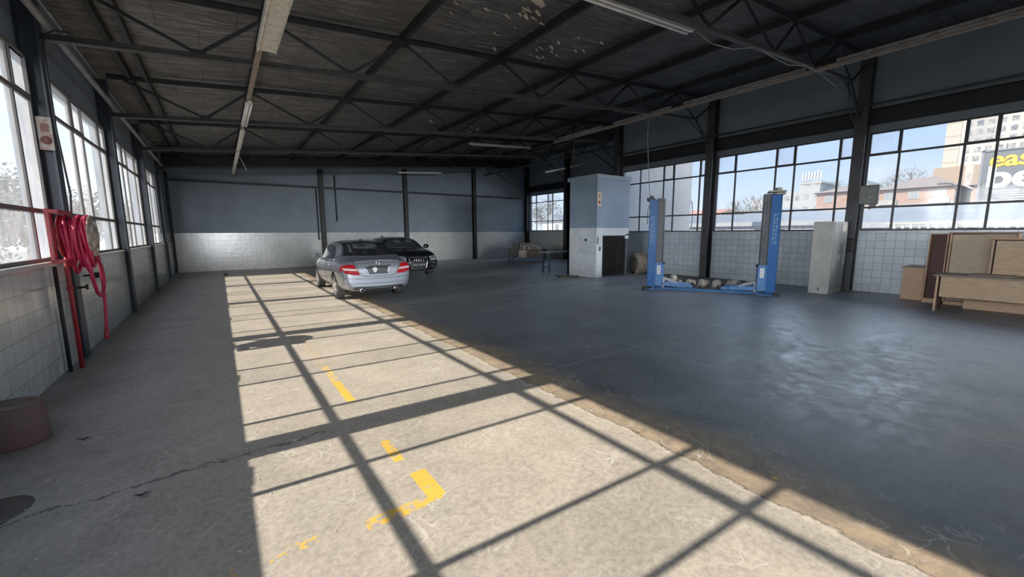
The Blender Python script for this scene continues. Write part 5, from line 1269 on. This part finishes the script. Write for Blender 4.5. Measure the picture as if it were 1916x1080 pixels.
for k in range(260):
    x = random.uniform(-1.5, 8); y = random.uniform(1.2, 9); s_ = random.uniform(.004, .014)
    z = 0
    b.add([(x - s_, y, z + .001), (x, y - s_ * .7, z + .001), (x + s_ * .8, y + s_ * .2, z + .001), (x, y + s_, z + .001), (x, y, z + s_ * .8)], [(0, 1, 4), (1, 2, 4), (2, 3, 4), (3, 0, 4)])
tag(b.build('floor_grit', mat('pale_grit', (.42, .41, .38), .8)), 'scattered pale grit and paint chips over the concrete floor', 'grit', kind='stuff')
t = thing('wood_offcut', 'small dark block lying on the floor near the far left corner', 'offcut', (.1, 20.5, 0))
b = MB(); b.rbox(.0, .16, 20.4, 20.5, 0, .08, .01); b.build('block', mat('dark_offcut', (.06, .05, .045), .8), t)
# peeling flakes on the ceiling
fl = MB(); random.seed(12)
def flakes(cx, cy, n, sx, sy, big):
    for _ in range(n):
        x = random.gauss(cx, sx); y = random.gauss(cy, sy); L = random.uniform(.06, big); w_ = L * random.uniform(.15, .35); a = random.uniform(-.5, .5); z = roof(x) - .03
        d = Vector((math.cos(a), math.sin(a), 0)); e = Vector((-d.y, d.x, 0)) * w_; p = Vector((x, y, z)); q = p + d * L + Vector((0, 0, -L * .35))
        fl.add([p - e, p + e, (p + q) / 2 + e * .8 + Vector((0, 0, -.01)), (p + q) / 2 - e * .8 + Vector((0, 0, -.01)), q + e * .4, q - e * .4], [(0, 1, 2, 3), (3, 2, 4, 5)])
flakes(4.1, 5.5, 12, .16, .12, .35); flakes(4.7, 6.2, 14, .28, .35, .14); flakes(6.2, 7.1, 18, .45, .5, .14); flakes(2.7, 5.6, 8, .4, .2, .16); flakes(8, 15, 14, .8, .6, .2); flakes(3, 6.4, 8, .4, .3, .10)
tag(fl.build('peeling_flakes', mat('cream_flake', (.50, .44, .34), .8, c2=(.33, .29, .23), scale=10)), 'curled cream flakes peeling off the dark ceiling boards', 'flakes', kind='stuff')

# ------------------------------------------------------------------ light, sky, camera
sc = bpy.context.scene
wd = bpy.data.worlds.new('sky'); sc.world = wd; wd.use_nodes = True
t = NT(wd); t.n.clear()
out = t.new('ShaderNodeOutputWorld'); bg = t.new('ShaderNodeBackground')
tc = t.new('ShaderNodeTexCoord'); X, Y, Z = t.sep(tc.outputs['Generated'])
cr = t.new('ShaderNodeValToRGB'); t.link(Z, cr.inputs[0]); e = cr.color_ramp.elements
e[0].position = 0.0; e[0].color = (.70, .78, .86, 1); e[1].position = .6; e[1].color = (.16, .33, .68, 1)
q = cr.color_ramp.elements.new(.12); q.color = (.47, .62, .86, 1); q = cr.color_ramp.elements.new(.3); q.color = (.30, .48, .80, 1)
cl = t.noise(t.vmul(tc.outputs['Generated'], (1, 1, 3)), 2.5, 6, .6)
c = t.mix(t.ramp(cl, .56, .72, 0, .5), cr.outputs[0], (.78, .80, .84))
glow = t.ramp(X, .2, -1.0, 0, .65)
c = t.mix(glow, c, (.80, .86, .92))
t.link(c, bg.inputs[0]); bg.inputs[1].default_value = 1.1; t.link(bg.outputs[0], out.inputs[0])
sd = bpy.data.lights.new('sun', 'SUN'); sd.energy = 7.8; sd.color = (1.0, .89, .76); sd.angle = R(.55)
so = bpy.data.objects.new('sun', sd); COL.objects.link(so)
so.rotation_euler = Vector((1.254, -.075, -1)).to_track_quat('-Z', 'Y').to_euler()
def soft(name, d, energy, ang, col):  # wide-angle fill suns, added to brighten the interior in place of sky glow
    l = bpy.data.lights.new(name, 'SUN'); l.energy = energy; l.angle = R(ang); l.color = col
    o = bpy.data.objects.new(name, l); COL.objects.link(o); o.rotation_euler = Vector(d).to_track_quat('-Z', 'Y').to_euler(); return o
soft('fill_sun_yard', (.10, 1, -.05), 2.0, 16, (.93, .96, 1.0))
soft('fill_sun_left', (1, .06, -.10), 2.2, 26, (.92, .96, 1.0))
soft('fill_sun_right', (-1, .05, -.20), 2.4, 52, (.72, .85, 1.0))

cd = bpy.data.cameras.new('camera'); cam = bpy.data.objects.new('camera', cd); COL.objects.link(cam)
yaw, pit, rol = R(35.663), R(-7.846), R(-.335)
fw = Vector((math.sin(yaw) * math.cos(pit), math.cos(yaw) * math.cos(pit), math.sin(pit))); r_ = Vector((math.cos(yaw), -math.sin(yaw), 0)); u_ = r_.cross(fw)
r2 = r_ * math.cos(rol) + u_ * math.sin(rol); u2 = -r_ * math.sin(rol) + u_ * math.cos(rol)
Mx = Matrix((r2, u2, -fw)).transposed().to_4x4(); Mx.translation = (0, 0, 1.67)
cam.matrix_world = Mx
cd.sensor_width = 36; cd.lens = 755.88 / 1916 * 36; cd.clip_end = 600; cd.clip_start = .05
sc.camera = cam
sc.view_settings.view_transform = 'Standard'; sc.view_settings.look = 'None'; sc.view_settings.exposure = .33; sc.view_settings.gamma = 1.13
try:
    sc.cycles.max_bounces = 10; sc.cycles.diffuse_bounces = 6; sc.cycles.transparent_max_bounces = 12; sc.cycles.sample_clamp_indirect = 6
except Exception: pass
